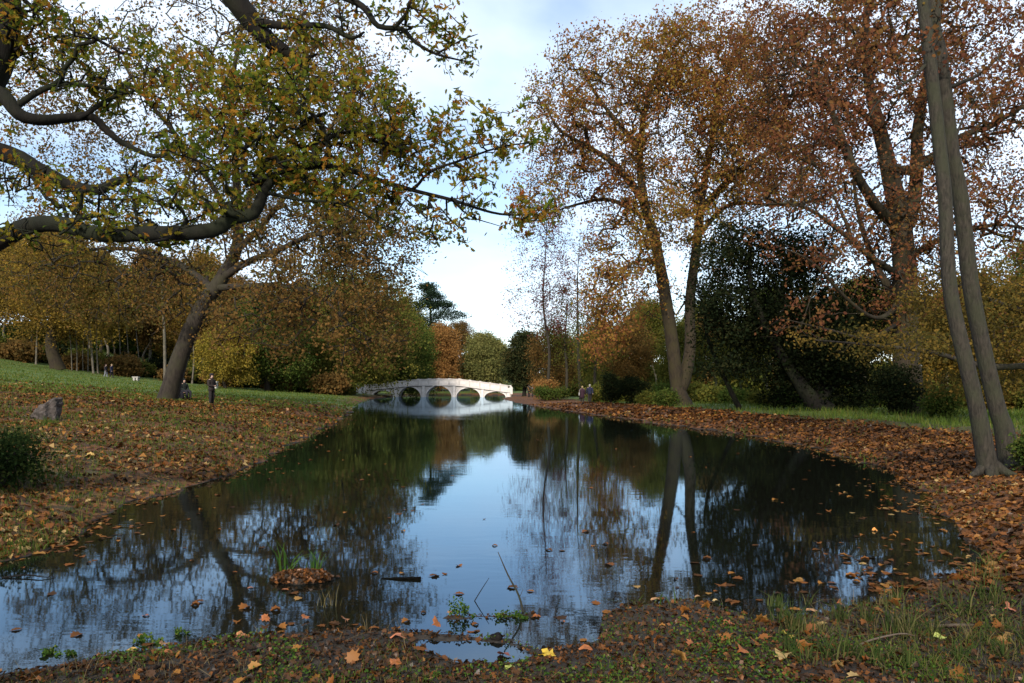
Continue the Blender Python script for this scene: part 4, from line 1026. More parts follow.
rs = np.random.default_rng(77)
for k in range(26):
    px_ = rs.uniform(770, 1060); py_ = rs.uniform(598, 690) if px_ < 950 else rs.uniform(575, 690)
    o = clump(px_, py_, int(rs.integers(20, 46)), float(rs.uniform(.12, .30)), 'sedge tuft scattered over the near right shore', kind='sedge_tuft', lean=float(rs.uniform(.4, 1.1)), spread=float(rs.uniform(.02, .06)), wid=.010, tl=(0, float(rs.uniform(.6, 1))))
    o['group'] = 'sedge tufts scattered over the near right shore'
def sprig(px, py, w, d, h, n, label):
    xx, yy = WP(px, py); z = max(gz(xx, yy), 0)
    root = empty('water_weed', (xx, yy, z), label, 'water plant')
    m = 12
    base = np.column_stack([rng.uniform(-w, w, m), rng.uniform(-d, d, m), np.zeros(m)])
    hh = h * rng.uniform(.4, 1, m) * np.exp(-((base[:, 0] / w + .45) ** 2))
    Vs, Fs, off = [], [], 0
    C = []
    for i in range(m):
        tip = base[i] + np.array([rng.normal(0, .25) * hh[i], rng.normal(0, .2) * hh[i], hh[i]])
        p = np.array([base[i] - [0, 0, .02], (base[i] + tip) / 2, tip])
        V, Fc = tube_arrays(p, np.array([.0022, .0018, .001]), 4, 0)
        if i < 5: link('stem', mesh_np('stem', V, Fc, mat=M['sprig'], attrs={'tone': np.full(len(V), .3)}), None, root)
        k = n // m
        f = rng.uniform(.1, 1.05, k)[:, None]
        C.append(base[i] + (tip - base[i]) * f + rng.normal(0, .009, (k, 3)))
    C = np.vstack(C)
    link('foliage', leaves_mesh('foliage', C, rng.uniform(.014, .03, len(C)), rng.uniform(0, 1, len(C)), rng, LEAF4, .8, M['sprig']), None, root)
sprig(462, 618, .09, .05, .13, 260, 'dark green leafy water weed with a tall left tip beside an orange leaf')
sprig(512, 618, .11, .04, .06, 220, 'low green water weed at the foot of the leaning stick')
sprig(55, 654, .14, .05, .035, 240, 'flat bright green weed patch by the water in the near left corner')
sprig(150, 642, .09, .05, .05, 200, 'small bright green weed mat among orange leaves on the near shore')
sprig(182, 634, .05, .03, .04, 90, 'tiny green weed mat touching the water edge')

# prominent single leaves
def one_leaf(px, py, size, tmpl, col, label, tilt=(0, 0), rz=0, z=None, kind='fallen_leaf'):
    xx, yy = WP(px, py)
    z0 = max(gz(xx, yy), .0) + .012 if z is None else z
    T, Fc = tmpl
    V = T * size * .78; V = V.copy(); V[:, 2] = V[:, 2] * 1.6 + rng.normal(0, .05, len(V)) * size; V[:, :2] *= 1 + rng.normal(0, .09, (len(V), 1))
    me = mesh_np(kind, V, Fc, {'tone': np.full(len(V), .5)}, None)
    m, nt, out = newmat('single_leaf')
    nz = noise(nt, 30, 4, .6, obco(nt))
    r = ramp(nt, [(.35, tuple(c * .6 for c in col)), (.65, col)], nz.outputs[0])
    d = nd(nt, 'ShaderNodeBsdfPrincipled'); d.inputs['Roughness'].default_value = .6
    nt.links.new(r.outputs[0], d.inputs['Base Color']); nt.links.new(d.outputs[0], out.inputs[0])
    me.materials.append(m)
    o = link(kind, me); o.location = (xx, yy, z0 - .004 + abs(math.sin(tilt[0])) * size * .3 + abs(math.sin(tilt[1])) * size * .3)
    o.rotation_euler = (tilt[0], tilt[1], rz)
    return tag(o, label, 'leaf')
OR = (.30, .09, .016); BR = (.30, .13, .05); YE = (.55, .36, .03); YG = (.38, .40, .08); TA = (.36, .18, .07)
one_leaf(436, 628, .13, MAPLELEAF, OR, 'bright orange leaf standing half upright at the edge of the puddle', (radians(50), 0), 1.2)
one_leaf(450, 604 + 12, .07, MAPLELEAF, TA, 'pale orange leaf leaning on the green water weed', (.4, .2), .4)
one_leaf(536, 617, .085, MAPLELEAF, OR, 'orange leaf floating just right of the stick', (.1, 0), .2, .008)
one_leaf(563, 622, .05, MAPLELEAF, OR, 'small orange leaf floating beside the larger one near the stick', (.1, 0), 2.2, .008)
one_leaf(548, 658, .14, MAPLELEAF, YE, 'bright yellow leaf lying on the shore below the stick', (.1, .1), .1)
one_leaf(510, 671, .10, OVALLEAF, YG, 'pale yellow green leaf on the mud next to the bright yellow one', (.1, 0), .3)
one_leaf(504, 656, .12, OVALLEAF, (.25, .06, .03), 'dark red leaf left of the bright yellow one', (.2, 0), 2.7)
one_leaf(586, 655, .12, OVALLEAF, OR, 'long orange brown leaf right of the bright yellow one', (.2, .1), -.2)
one_leaf(692, 655, .13, MAPLELEAF, OR, 'large orange leaf lying flat among green weeds on the shore', (.2, .1), .8)
one_leaf(742, 668, .13, MAPLELEAF, OR, 'curled orange leaf near the bottom edge', (.5, .3), .9)
one_leaf(788, 645, .12, MAPLELEAF, (.45, .32, .03), 'mustard coloured leaf on the grass between orange leaves', (.4, .1), 1.8)
one_leaf(728, 632, .12, MAPLELEAF, OR, 'orange leaf where the water meets the weedy shore', (.2, .1), .3)
one_leaf(655, 600, .10, OVALLEAF, TA, 'tan leaf lying at the tip of the weedy spit', (.1, 0), 0)
one_leaf(698, 597, .09, OVALLEAF, TA, 'tan leaf floating off the tip of the spit', (0, 0), .3, .008)
one_leaf(716, 601, .08, OVALLEAF, (.5, .34, .14), 'pale yellow leaf floating next to a tan one', (0, 0), .1, .008)
one_leaf(840, 606, .09, OVALLEAF, OR, 'orange leaf standing up beside the sedges', (radians(60), 0), .8)
one_leaf(812, 611, .12, OVALLEAF, TA, 'long tan leaf floating by the bent blades', (.1, 0), -.15, .01)
one_leaf(940, 653, .13, OVALLEAF, YG, 'broad yellow green leaf lying in the sedges', (.35, .1), .3)
one_leaf(870, 668 + 10, .12, MAPLELEAF, OR, 'orange leaf at the bottom edge under the curved stem', (.3, .1), 2.0)
one_leaf(1010, 622, .14, MAPLELEAF, (.38, .12, .05), 'crumpled russet leaf beside the bushy tussock', (.6, .2), .5)
one_leaf(168, 660, .10, OVALLEAF, OR, 'round orange leaf among the weeds on the near shore', (.3, 0), .5)
one_leaf(164, 646, .10, MAPLELEAF, TA, 'pale orange leaf next to the round one', (.2, .1), 1.5)
one_leaf(240, 640, .12, MAPLELEAF, (.38, .15, .05), 'brown orange leaf at the water edge near the mound', (.2, .1), .2)
one_leaf(265, 622, .10, MAPLELEAF, OR, 'orange leaf propped on dead stems by the water', (.7, 0), .5)
one_leaf(132, 653, .10, OVALLEAF, (.45, .26, .06), 'long ochre leaf on the dark mud', (.1, 0), 0)
one_leaf(146, 616, .07, OVALLEAF, (.30, .09, .04), 'dark orange leaf floating alone on the left water', (0, 0), .2, .008)
one_leaf(285, 590, .09, OVALLEAF, OR, 'orange leaf floating in front of the mound', (0, 0), -.1, .008)
one_leaf(250, 588, .07, OVALLEAF, OR, 'small orange leaf floating left of the mound', (0, 0), .1, .008)
one_leaf(875, 531, .10, OVALLEAF, (.6, .24, .04), 'bright amber leaf floating alone on the dark water at right', (.3, 0), .2, .012)
one_leaf(90, 480, .22, MAPLELEAF, (.45, .28, .07), 'large pale yellow leaf on the left bank', (.4, 0), .3)
one_leaf(305, 620, .10, MAPLELEAF, OR, 'orange leaf in the row along the dead grass, first from the mound', (.5, 0), 1.3)
one_leaf(345, 622, .10, MAPLELEAF, (.36, .14, .05), 'rust coloured leaf standing among dead stems', (.5, 0), 2.0)
one_leaf(398, 641, .15, OVALLEAF, (.40, .13, .05), 'long orange leaf lying flat left of the puddle', (.1, 0), .1)
one_leaf(395, 674, .12, MAPLELEAF, OR, 'orange leaf near the bottom edge below the puddle', (.2, 0), 0.3)

# ------------------------------------------------------------------ sticks, log, mound, rock
def stick(name, pts, rad, mat, label, cat, branch=None):
    q, r = catmull(pts, rad, .05)
    V, Fc = tube_arrays(q, r, 7, 0, .1, rng)
    Vs, Fs = [V], [Fc]; off = len(V)
    for b in branch or []:
        q2, r2 = catmull(b[0], b[1], .04); V, Fc = tube_arrays(q2, r2, 5, off); Vs.append(V); Fs.append(Fc); off += len(V)
    o = link(name, mesh_np(name, np.vstack(Vs), np.vstack(Fs), mat=mat, smooth=True))
    return tag(o, label, cat)
M['wet_wood'] = plain_mat('wet_wood', (.003, .0025, .002), (.012, .009, .007), 20, .8, .5, .12)
D = F * CZ / (612 - HZ)
stick('stick', [P(524, 616, D), P(519, 596, D), P(508, 575, D + .05), P(498, 552, D + .1)], [.010, .008, .006, .003], M['bark_grey'], 'thin grey stick poking up and leaning left out of the shallows', 'stick', [([P(519, 598, D), P(522, 592, D), P(523, 588, D)], [.003, .002, .001])])
D = F * CZ / (601 - HZ)
stick('twig', [P(474, 602, D), P(480, 592, D), P(489, 578, D)], [.004, .0035, .002], M['wet_wood'], 'short dark twig left of the taller stick', 'twig')
M['log_black'] = plain_mat('log_black', (.002, .002, .0015), (.006, .005, .004), 25, 1, .4, .0)
xl, yl = WP(402, 579.5)
Vs = []
q, r = catmull([(xl - .19, yl + .03, .000), (xl - .05, yl + .01, .004), (xl + .10, yl, .007), (xl + .165, yl - .005, .008)], [.005, .013, .018, .020], .03)
V, Fc = tube_arrays(q, r, 9, 0, .12, rng)
V = np.vstack([V, q[-1:]]); kk = len(V) - 1; e0 = kk - 9
cap = np.array([[e0 + a, e0 + (a + 1) % 9, kk, kk] for a in range(9)])
me = bpy.data.meshes.new('floating_log'); me.from_pydata([tuple(v) for v in V], [], [tuple(f) for f in Fc] + [(int(c[0]), int(c[1]), int(c[2])) for c in cap]); me.materials.append(M['log_black'])
tag(link('floating_log', me, smooth=False), 'black broken log floating on the pale reflection in mid pond', 'log')
# mound
xm, ym = WP(302, 580)
rx, ry, hh = .24, .16, .075
bm = bmesh.new()
bmesh.ops.create_uvsphere(bm, u_segments=28, v_segments=14, radius=1)
for v in bm.verts:
    n_ = 1 + .18 * sin(v.co.x * 7 + 1) * cos(v.co.y * 6) + .08 * sin(v.co.x * 19) * sin(v.co.y * 17)
    v.co = (v.co.x * rx * n_, v.co.y * ry * n_, v.co.z * hh * n_)
root = empty('reed_mound', (xm, ym, 0), 'small brown mound of dead reeds rising from the left water', 'mound')
bm_link('soil', bm, plain_mat('mound_soil', (.008, .006, .004), (.03, .02, .012), 40, .9, .6), root, True)
n = 900
a = rng.uniform(0, 2 * pi, n); f = np.sqrt(rng.uniform(0, 1, n))
C = np.column_stack([np.cos(a) * f * rx * 1.12, np.sin(a) * f * ry * 1.12, hh * np.sqrt(np.clip(1 - f ** 2, 0, 1)) + .004])
link('dead_leaves', leaves_mesh('dead_leaves', C, rng.uniform(.02, .055, n), rng.uniform(0, .7, n), rng, LEAF4, .8, M['litter'], None, 1.0), None, root)
# branch of floating twigs at the left edge
xx, yy = WP(30, 578)
stick('twig', [(xx - .25, yy, .004), (xx - .05, yy + .03, .02), (xx + .12, yy - .02, .015), (xx + .22, yy + .02, .004)], [.008, .007, .005, .003], M['wet_wood'], 'dark forked twig lying in the water near the left edge', 'twig', [([(xx + .02, yy, .018), (xx + .08, yy - .12, .01)], [.004, .002])])
# curved stems bottom right
stick('curved_stick', [P(845, 672, 4.9) * [1, 1, 0] + [0, 0, .06], P(868, 660, 4.95) * [1, 1, 0] + [0, 0, .12], P(900, 650, 5.0) * [1, 1, 0] + [0, 0, .15], P(915, 645, 5.05) * [1, 1, 0] + [0, 0, .12]], [.006, .006, .005, .003], M['twig'], 'pale curved dead stem arching over the near shore grass', 'stem')
xx, yy = WP(945, 640)
stick('dead_branch', [(xx - .2, yy, .07), (xx, yy + .02, .09), (xx + .25, yy + .05, .08), (xx + .45, yy + .0, .06)], [.008, .012, .011, .006], M['twig'], 'pale dead branch lying in the sedges on the right', 'branch')
xx, yy = WP(950, 598)
# rock
D = 22.5; xr = px_x(46, D); zr = gz(xr, D)
bm = bmesh.new()
bmesh.ops.create_icosphere(bm, subdivisions=4, radius=1)
rr = np.random.default_rng(3)
planes = [rr.normal(0, 1, 3) for _ in range(11)]
planes = [p / np.linalg.norm(p) for p in planes]
for v in bm.verts:
    c = np.array(v.co)
    for p in planes:
        d = c @ p
        if d > .74: c = c - p * (d - .74) * .9
    x_, y_, z_ = c
    top = .42 if x_ > 0 else .34
    sk_ = .28 * z_
    jt = 1 + .05 * sin(x_ * 9 + y_ * 7) + .035 * sin(z_ * 17 + x_ * 11) + .02 * sin(y_ * 29 + z_ * 23)
    v.co = ((x_ * .50 + sk_ * .4) * jt, y_ * .38 * jt, (z_ * .46 + .10 * x_ * (z_ > 0)) * jt)
o = bm_link('rock', bm, M['rock'], None, False); o.location = (xr, D, zr + .12); o.rotation_euler = (0, radians(-8), .2)
tag(o, 'grey brown pointed boulder among fallen leaves on the left bank', 'rock')
# small stones and stump at shoreline
def pebble(px, py, s, label):
    xx, yy = WP(px, py)
    bm = bmesh.new(); bmesh.ops.create_icosphere(bm, subdivisions=3, radius=1)
    for v in bm.verts:
        n_ = 1 + .15 * sin(v.co.x * 5 + px) + .12 * sin(v.co.y * 6 + py)
        v.co = (v.co.x * s * n_, v.co.y * s * .8 * n_, v.co.z * s * .6 * n_)
    o = bm_link('stone', bm, M['wet_wood'], None, True); o.location = (xx, yy, max(0, gz(xx, yy)) + s * .2); tag(o, label, 'stone')
pebble(497, 640, .045, 'dark wet stone in the puddle under the stick')
xr2 = px_x(112, 13.5)
bm = bmesh.new(); bmesh.ops.create_icosphere(bm, subdivisions=3, radius=1)
for v in bm.verts:
    n_ = 1 + .2 * sin(v.co.x * 4) + .15 * sin(v.co.y * 5 + 1) + .08 * sin(v.co.z * 9)
    v.co = (v.co.x * .22 * n_, v.co.y * .18 * n_, v.co.z * .12 * n_)

# ------------------------------------------------------------------ bridge
D = 133.0
SB = D / F
def bxz(px, py): return ((px - 512) * SB, CZ + (HZ - py) * SB)
M['bridge_stone'] = plain_mat('bridge_stone', (.42, .37, .33), (.60, .54, .49), 1.6, .85, .1)
M['bridge_pale'] = plain_mat('bridge_pale', (.54, .485, .44), (.68, .62, .575), 2.5, .8, .05)
M['bench_stone'] = plain_mat('bench_stone', (.26, .24, .21), (.40, .37, .33), 9, .9, .3)
M['bridge_shadow'] = plain_mat('bridge_shade_line', (.06, .055, .05), (.11, .10, .09), 3, .9, .1)  # dark colour standing in for shade under the course and beside pilasters
cx = (438.7 - 512) * SB
broot = empty('arched_bridge', (cx, D + 1.8, 0), 'pale five arched stone bridge spanning the far end of the pond', 'bridge')
def loc_(x, y, z): return (x - cx, y - (D + 1.8), z)
TH = 3.6
deck = [bxz(366.5, 389.9), bxz(372.8, 389.0), bxz(394, 386.8), bxz(415, 384.8), bxz(452, 384.6), bxz(461, 385.2), bxz(482.7, 388.2), bxz(503, 390.9), bxz(511, 391.8)]
top = [bxz(366.5, 385.7), bxz(394, 382.4), bxz(415, 380.0), bxz(438, 379.2), bxz(459, 379.5), bxz(482, 382.3), bxz(503, 385.1), bxz(511, 386.4)]
def lerp_line(line, x):
    return float(np.interp(x, [p[0] for p in line], [p[1] for p in line]))
arches = [(372.4, 393.1, 390.4), (398.3, 420.7, 387.1), (426, 451.5, 386.0), (456.4, 480.1, 388.0), (484.5, 505.6, 391.8)]
arr = []
for a0, a1, ty in arches:
    x0 = (a0 - 512) * SB; x1 = (a1 - 512) * SB; zt = CZ + (HZ - ty) * SB
    arr.append(((x0 + x1) / 2, (x1 - x0) / 2, zt))
# wall: columns of quads between arch intrados and deck line, both faces, plus soffits
xs = sorted(set([deck[0][0], deck[-1][0]] + [p[0] for p in deck] + [c - r for c, r, z in arr] + [c + r for c, r, z in arr] + [c + r * cos(t) for c, r, z in arr for t in np.linspace(.02, pi - .02, 26)]))
def under(x):
    for c, r, z in arr:
        if abs(x - c) < r - 1e-6:
            return z * math.sqrt(max(0, 1 - ((x - c) / r) ** 2))
    return None
bm = bmesh.new()
zb = -1.5
def quad(a, b, c, d):
    bm.faces.new([bm.verts.new(loc_(*p)) for p in (a, b, c, d)])
for k in range(len(xs) - 1):
    xa, xb = xs[k], xs[k + 1]; m = (xa + xb) / 2
    za1, zb1 = lerp_line(deck, xa), lerp_line(deck, xb)
    if under(m) is None: ua = ub_ = zb
    else:
        c, r, z = min(arr, key=lambda q: abs(q[0] - m) - q[1])
        ua = z * math.sqrt(max(0, 1 - ((xa - c) / r) ** 2)); ub_ = z * math.sqrt(max(0, 1 - ((xb - c) / r) ** 2))
    for yy_ in (D, D + TH):
        quad((xa, yy_, ua), (xb, yy_, ub_), (xb, yy_, zb1), (xa, yy_, za1))
    quad((xa, D, za1), (xb, D, zb1), (xb, D + TH, zb1), (xa, D + TH, za1))
    if under(m) is not None:
        quad((xa, D, ua), (xb, D, ub_), (xb, D + TH, ub_), (xa, D + TH, ua))
for c, r, z in arr:
    for xx in (c - r, c + r): quad((xx, D, zb), (xx, D, 0), (xx, D + TH, 0), (xx, D + TH, zb))
for xx in (xs[0], xs[-1]): quad((xx, D, zb), (xx, D + TH, zb), (xx, D + TH, lerp_line(deck, xx)), (xx, D, lerp_line(deck, xx)))
bmesh.ops.remove_doubles(bm, verts=bm.verts, dist=.001)
bm_link('wall', bm, M['bridge_stone'], broot)
def ribbon(bm, line, z0, z1, y0, y1):
    """a band following a line: z offsets z0..z1, depth y0..y1"""
    prev = None
    for x, z in line:
        cur = [bm.verts.new(loc_(x, y0, z + z0)), bm.verts.new(loc_(x, y1, z + z0)), bm.verts.new(loc_(x, y1, z + z1)), bm.verts.new(loc_(x, y0, z + z1))]
        if prev:
            for q in range(4): bm.faces.new([prev[q], prev[(q + 1) % 4], cur[(q + 1) % 4], cur[q]])
        else: bm.faces.new(cur)
        prev = cur
    bm.faces.new(prev)
for yy_, s_ in ((D, -1), (D + TH, 1)):
    bm = bmesh.new(); ribbon(bm, deck, -.16, -.03, yy_ + s_ * .16, yy_ - s_ * .05); bm_link('string_course', bm, M['bridge_pale'], broot)
    bm = bmesh.new(); ribbon(bm, deck, -.29, -.165, yy_ + s_ * .05, yy_ - s_ * .05); bm_link('string_shade_band', bm, M['bridge_shadow'], broot)  # dark strip painted as the shade below the string course
    # parapet: solid panel between deck and coping
    lx = sorted(set([p[0] for p in deck] + [p[0] for p in top]))
    bm = bmesh.new(); prev = None
    for x in lx:
        z0 = lerp_line(deck, x); z1 = lerp_line(top, x)
        ys = (yy_ + s_ * .02, yy_ - s_ * .16)
        cur = [bm.verts.new(loc_(x, ys[0], z0)), bm.verts.new(loc_(x, ys[1], z0)), bm.verts.new(loc_(x, ys[1], z1)), bm.verts.new(loc_(x, ys[0], z1))]
        if prev:
            for q in range(4): bm.faces.new([prev[q], prev[(q + 1) % 4], cur[(q + 1) % 4], cur[q]])
        else: bm.faces.new(cur)
        prev = cur
    bm.faces.new(prev)
    bm_link('parapet', bm, M['bridge_pale'], broot)
    bm = bmesh.new(); ribbon(bm, top, .0, .10, yy_ + s_ * .10, yy_ - s_ * .22); bm_link('coping', bm, M['bridge_pale'], broot)
    # posts on the parapet
    npst = 15
    for k, x in enumerate(np.linspace(xs[0] + .12, xs[-1] - .12, npst)):
        z0 = lerp_line(deck, x); z1 = lerp_line(top, x)
        bm = bmesh.new(); add_box(bm, loc_(x, yy_ + s_ * .055, (z0 + z1) / 2), (.26, .10, z1 - z0 - .01)); add_box(bm, loc_(x, yy_ - s_ * .06, z1 + .14), (.30, .36, .09))
        bm_link('post', bm, M['bridge_stone'], broot)
    for k in range(npst - 1):
        x = np.linspace(xs[0] + .12, xs[-1] - .12, npst); xm_ = (x[k] + x[k + 1]) / 2; w_ = (x[k + 1] - x[k]) - .5
        z0 = lerp_line(deck, xm_); z1 = lerp_line(top, xm_)
        if s_ < 0:
            bm = bmesh.new()
            sl = (lerp_line(top, x[k + 1] - .25) - lerp_line(top, x[k] + .25)) / max(w_, .1)
            for zz in (z0 + .14, z1 - .12):
                add_box(bm, loc_(xm_, yy_ - .035, zz), (w_, .03, .05))
                for v in bm.verts[-8:]: v.co.z += (v.co.x + cx - xm_) * sl
            bm_link('panel_moulding', bm, M['bridge_stone'], broot)
# arch rings
for c, r, z in arr:
    bm = bmesh.new(); t = np.linspace(0, pi, 30); w = .22
    prev = None
    for a in t:
        xi, zi = c + r * cos(a), z * sin(a); xo, zo = c + (r + w) * cos(a), (z + w) * sin(a)
        cur = [bm.verts.new(loc_(*p)) for p in ((xi, D - .05, zi), (xo, D - .05, zo), (xo, D + .02, zo), (xi, D + .02, zi))]
        if prev:
            for q in range(4): bm.faces.new([prev[q], prev[(q + 1) % 4], cur[(q + 1) % 4], cur[q]])
        prev = cur
    bm_link('arch_ring', bm, M['bridge_pale'], broot)
# pilasters on the piers
for px_, w_ in ((368.5, .5), (395.7, .45), (423.4, .5), (454, .5), (482.3, .45), (508.5, .5)):
    x = (px_ - 512) * SB; zt = lerp_line(deck, x) - .24
    bm = bmesh.new(); add_box(bm, loc_(x, D - .06, (zt - 1.4) / 2), (w_, .18, zt + 1.4)); bm_link('pilaster', bm, M['bridge_pale'], broot)
    bm = bmesh.new()
    for sx in (-1, 1): add_box(bm, loc_(x + sx * (w_ / 2 + .02), D - .02, (zt) / 2), (.03, .06, zt))
    bm_link('pilaster_shade', bm, M['bridge_shadow'], broot)  # dark slivers painted as shade along the pilaster sides
# curved wing at the left end
bm = bmesh.new()
wing = [(bxz(366.5, 0)[0] - .1, D + .1), (bxz(364.5, 0)[0], D - .4), (bxz(362.5, 0)[0], D - 1.2), (bxz(360.5, 0)[0], D - 2.4)]
for k in range(3):
    (x0, y0), (x1, y1) = wing[k], wing[k + 1]
    a_ = math.atan2(y1 - y0, x1 - x0); L_ = math.hypot(x1 - x0, y1 - y0)
    add_box(bm, loc_((x0 + x1) / 2, (y0 + y1) / 2, 1.3 - .12 * k), (L_ * 1.02, .18, 1.0), a_)
bm_link('wing_wall', bm, M['bridge_pale'], broot)
for x_, y_ in ((wing[0][0], wing[0][1]), (wing[3][0], wing[3][1])):
    bm = bmesh.new(); add_box(bm, loc_(x_, y_, 1.35), (.42, .42, 1.4)); add_box(bm, loc_(x_, y_, 2.1), (.52, .52, .1)); bm_link('end_pier', bm, M['bridge_pale'], broot)
bm = bmesh.new(); add_box(bm, loc_(bxz(511.4, 0)[0], D + .1, 1.2), (.42, .42, 1.4)); add_box(bm, loc_(bxz(511.4, 0)[0], D + .1, 1.93), (.52, .52, .1)); bm_link('end_pier', bm, M['bridge_pale'], broot)

# pale boxes at the field edge
def crate(px, py, D, w, h, label, kind='stone_block'):
    x = px_x(px, D); z = gz(x, D)
    root = empty(kind, (x, D, z), label, 'bench')
    bm = bmesh.new(); add_box(bm, (0, 0, h - .06), (w, .5, .12)); bmesh.ops.bevel(bm, geom=bm.edges[:], offset=.015, segments=1); bm_link('seat', bm, M['bench_stone'], root)
    for s_ in (-1, 1):
        bm = bmesh.new(); add_box(bm, (s_ * (w / 2 - .2), 0, (h - .12) / 2 - .05), (.22, .42, h - .02)); bm_link('support', bm, M['bench_stone'], root)
    bm = bmesh.new(); add_box(bm, (0, .22, h * .5), (w * .9, .05, h * .8)); bm_link('back_panel', bm, M['bench_stone'], root)
crate(136, 368, 96, .75, .55, 'small pale stone bench at the field edge right of the distant strollers', 'stone_bench')
crate(214, 377, 92, .85, .8, 'pale stone bench at the field edge behind the standing person', 'stone_bench')

# ------------------------------------------------------------------ people
def cloth(name, c, r=.9): return plain_mat(name, tuple(v * .8 for v in c), c, 12, r, .1)
M['skin'] = plain_mat('skin', (.42, .26, .20), (.50, .32, .25), 6, .6, .02)
M['coat_dark'] = cloth('coat_dark', (.018, .016, .022)); M['coat_brown'] = cloth('coat_brown', (.025, .018, .016)); M['trouser_dark'] = cloth('trouser_dark', (.018, .014, .014))
M['coat_navy'] = cloth('coat_navy', (.012, .014, .035)); M['coat_plum'] = cloth('coat_plum', (.03, .012, .02)); M['hair_dark'] = cloth('hair_dark', (.02, .014, .01)); M['hair_grey'] = cloth('hair_grey', (.28, .25, .22))
M['pale_cloth'] = cloth('pale_cloth', (.35, .32, .30)); M['hair_fair'] = cloth('hair_fair', (.34, .24, .12)); M['jeans_pale'] = cloth('jeans_pale', (.18, .18, .2)); M['coat_green'] = cloth('coat_green', (.012, .016, .014)); M['red'] = cloth('red', (.25, .04, .03))

def skin_mesh(name, joints, edges, root=0, sub=2):
    me = bpy.data.meshes.new(name)
    me.from_pydata([j[0] for j in joints], edges, [])
    o = bpy.data.objects.new(name, me); COL.objects.link(o)
    md = o.modifiers.new('s', 'SKIN'); md.use_smooth_shade = True
    for k, j in enumerate(joints):
        r = j[1]; me.skin_vertices[0].data[k].radius = (r if not isinstance(r, tuple) else r[0], r if not isinstance(r, tuple) else r[1])
        me.skin_vertices[0].data[k].use_root = (k == root)
    sb = o.modifiers.new('u', 'SUBSURF'); sb.levels = sub; sb.render_levels = sub
    dg = bpy.context.evaluated_depsgraph_get(); dg.update()
    m2 = bpy.data.meshes.new_from_object(o.evaluated_get(dg)); m2.name = name
    bpy.data.objects.remove(o)
    m2.materials.clear()
    return m2

def loft(bm, rings, seg=16, close=True):
    """rings of (centre, rx, ry)"""
    prev = None
    for c, rx, ry in rings:
        cur = [bm.verts.new((c[0] + rx * cos(2 * pi * k / seg), c[1] + ry * sin(2 * pi * k / seg), c[2])) for k in range(seg)]
        if prev:
            for k in range(seg): bm.faces.new([prev[k], prev[(k + 1) % seg], cur[(k + 1) % seg], cur[k]])
        elif close: bm.faces.new(cur[::-1])
        prev = cur
    if close: bm.faces.new(prev)

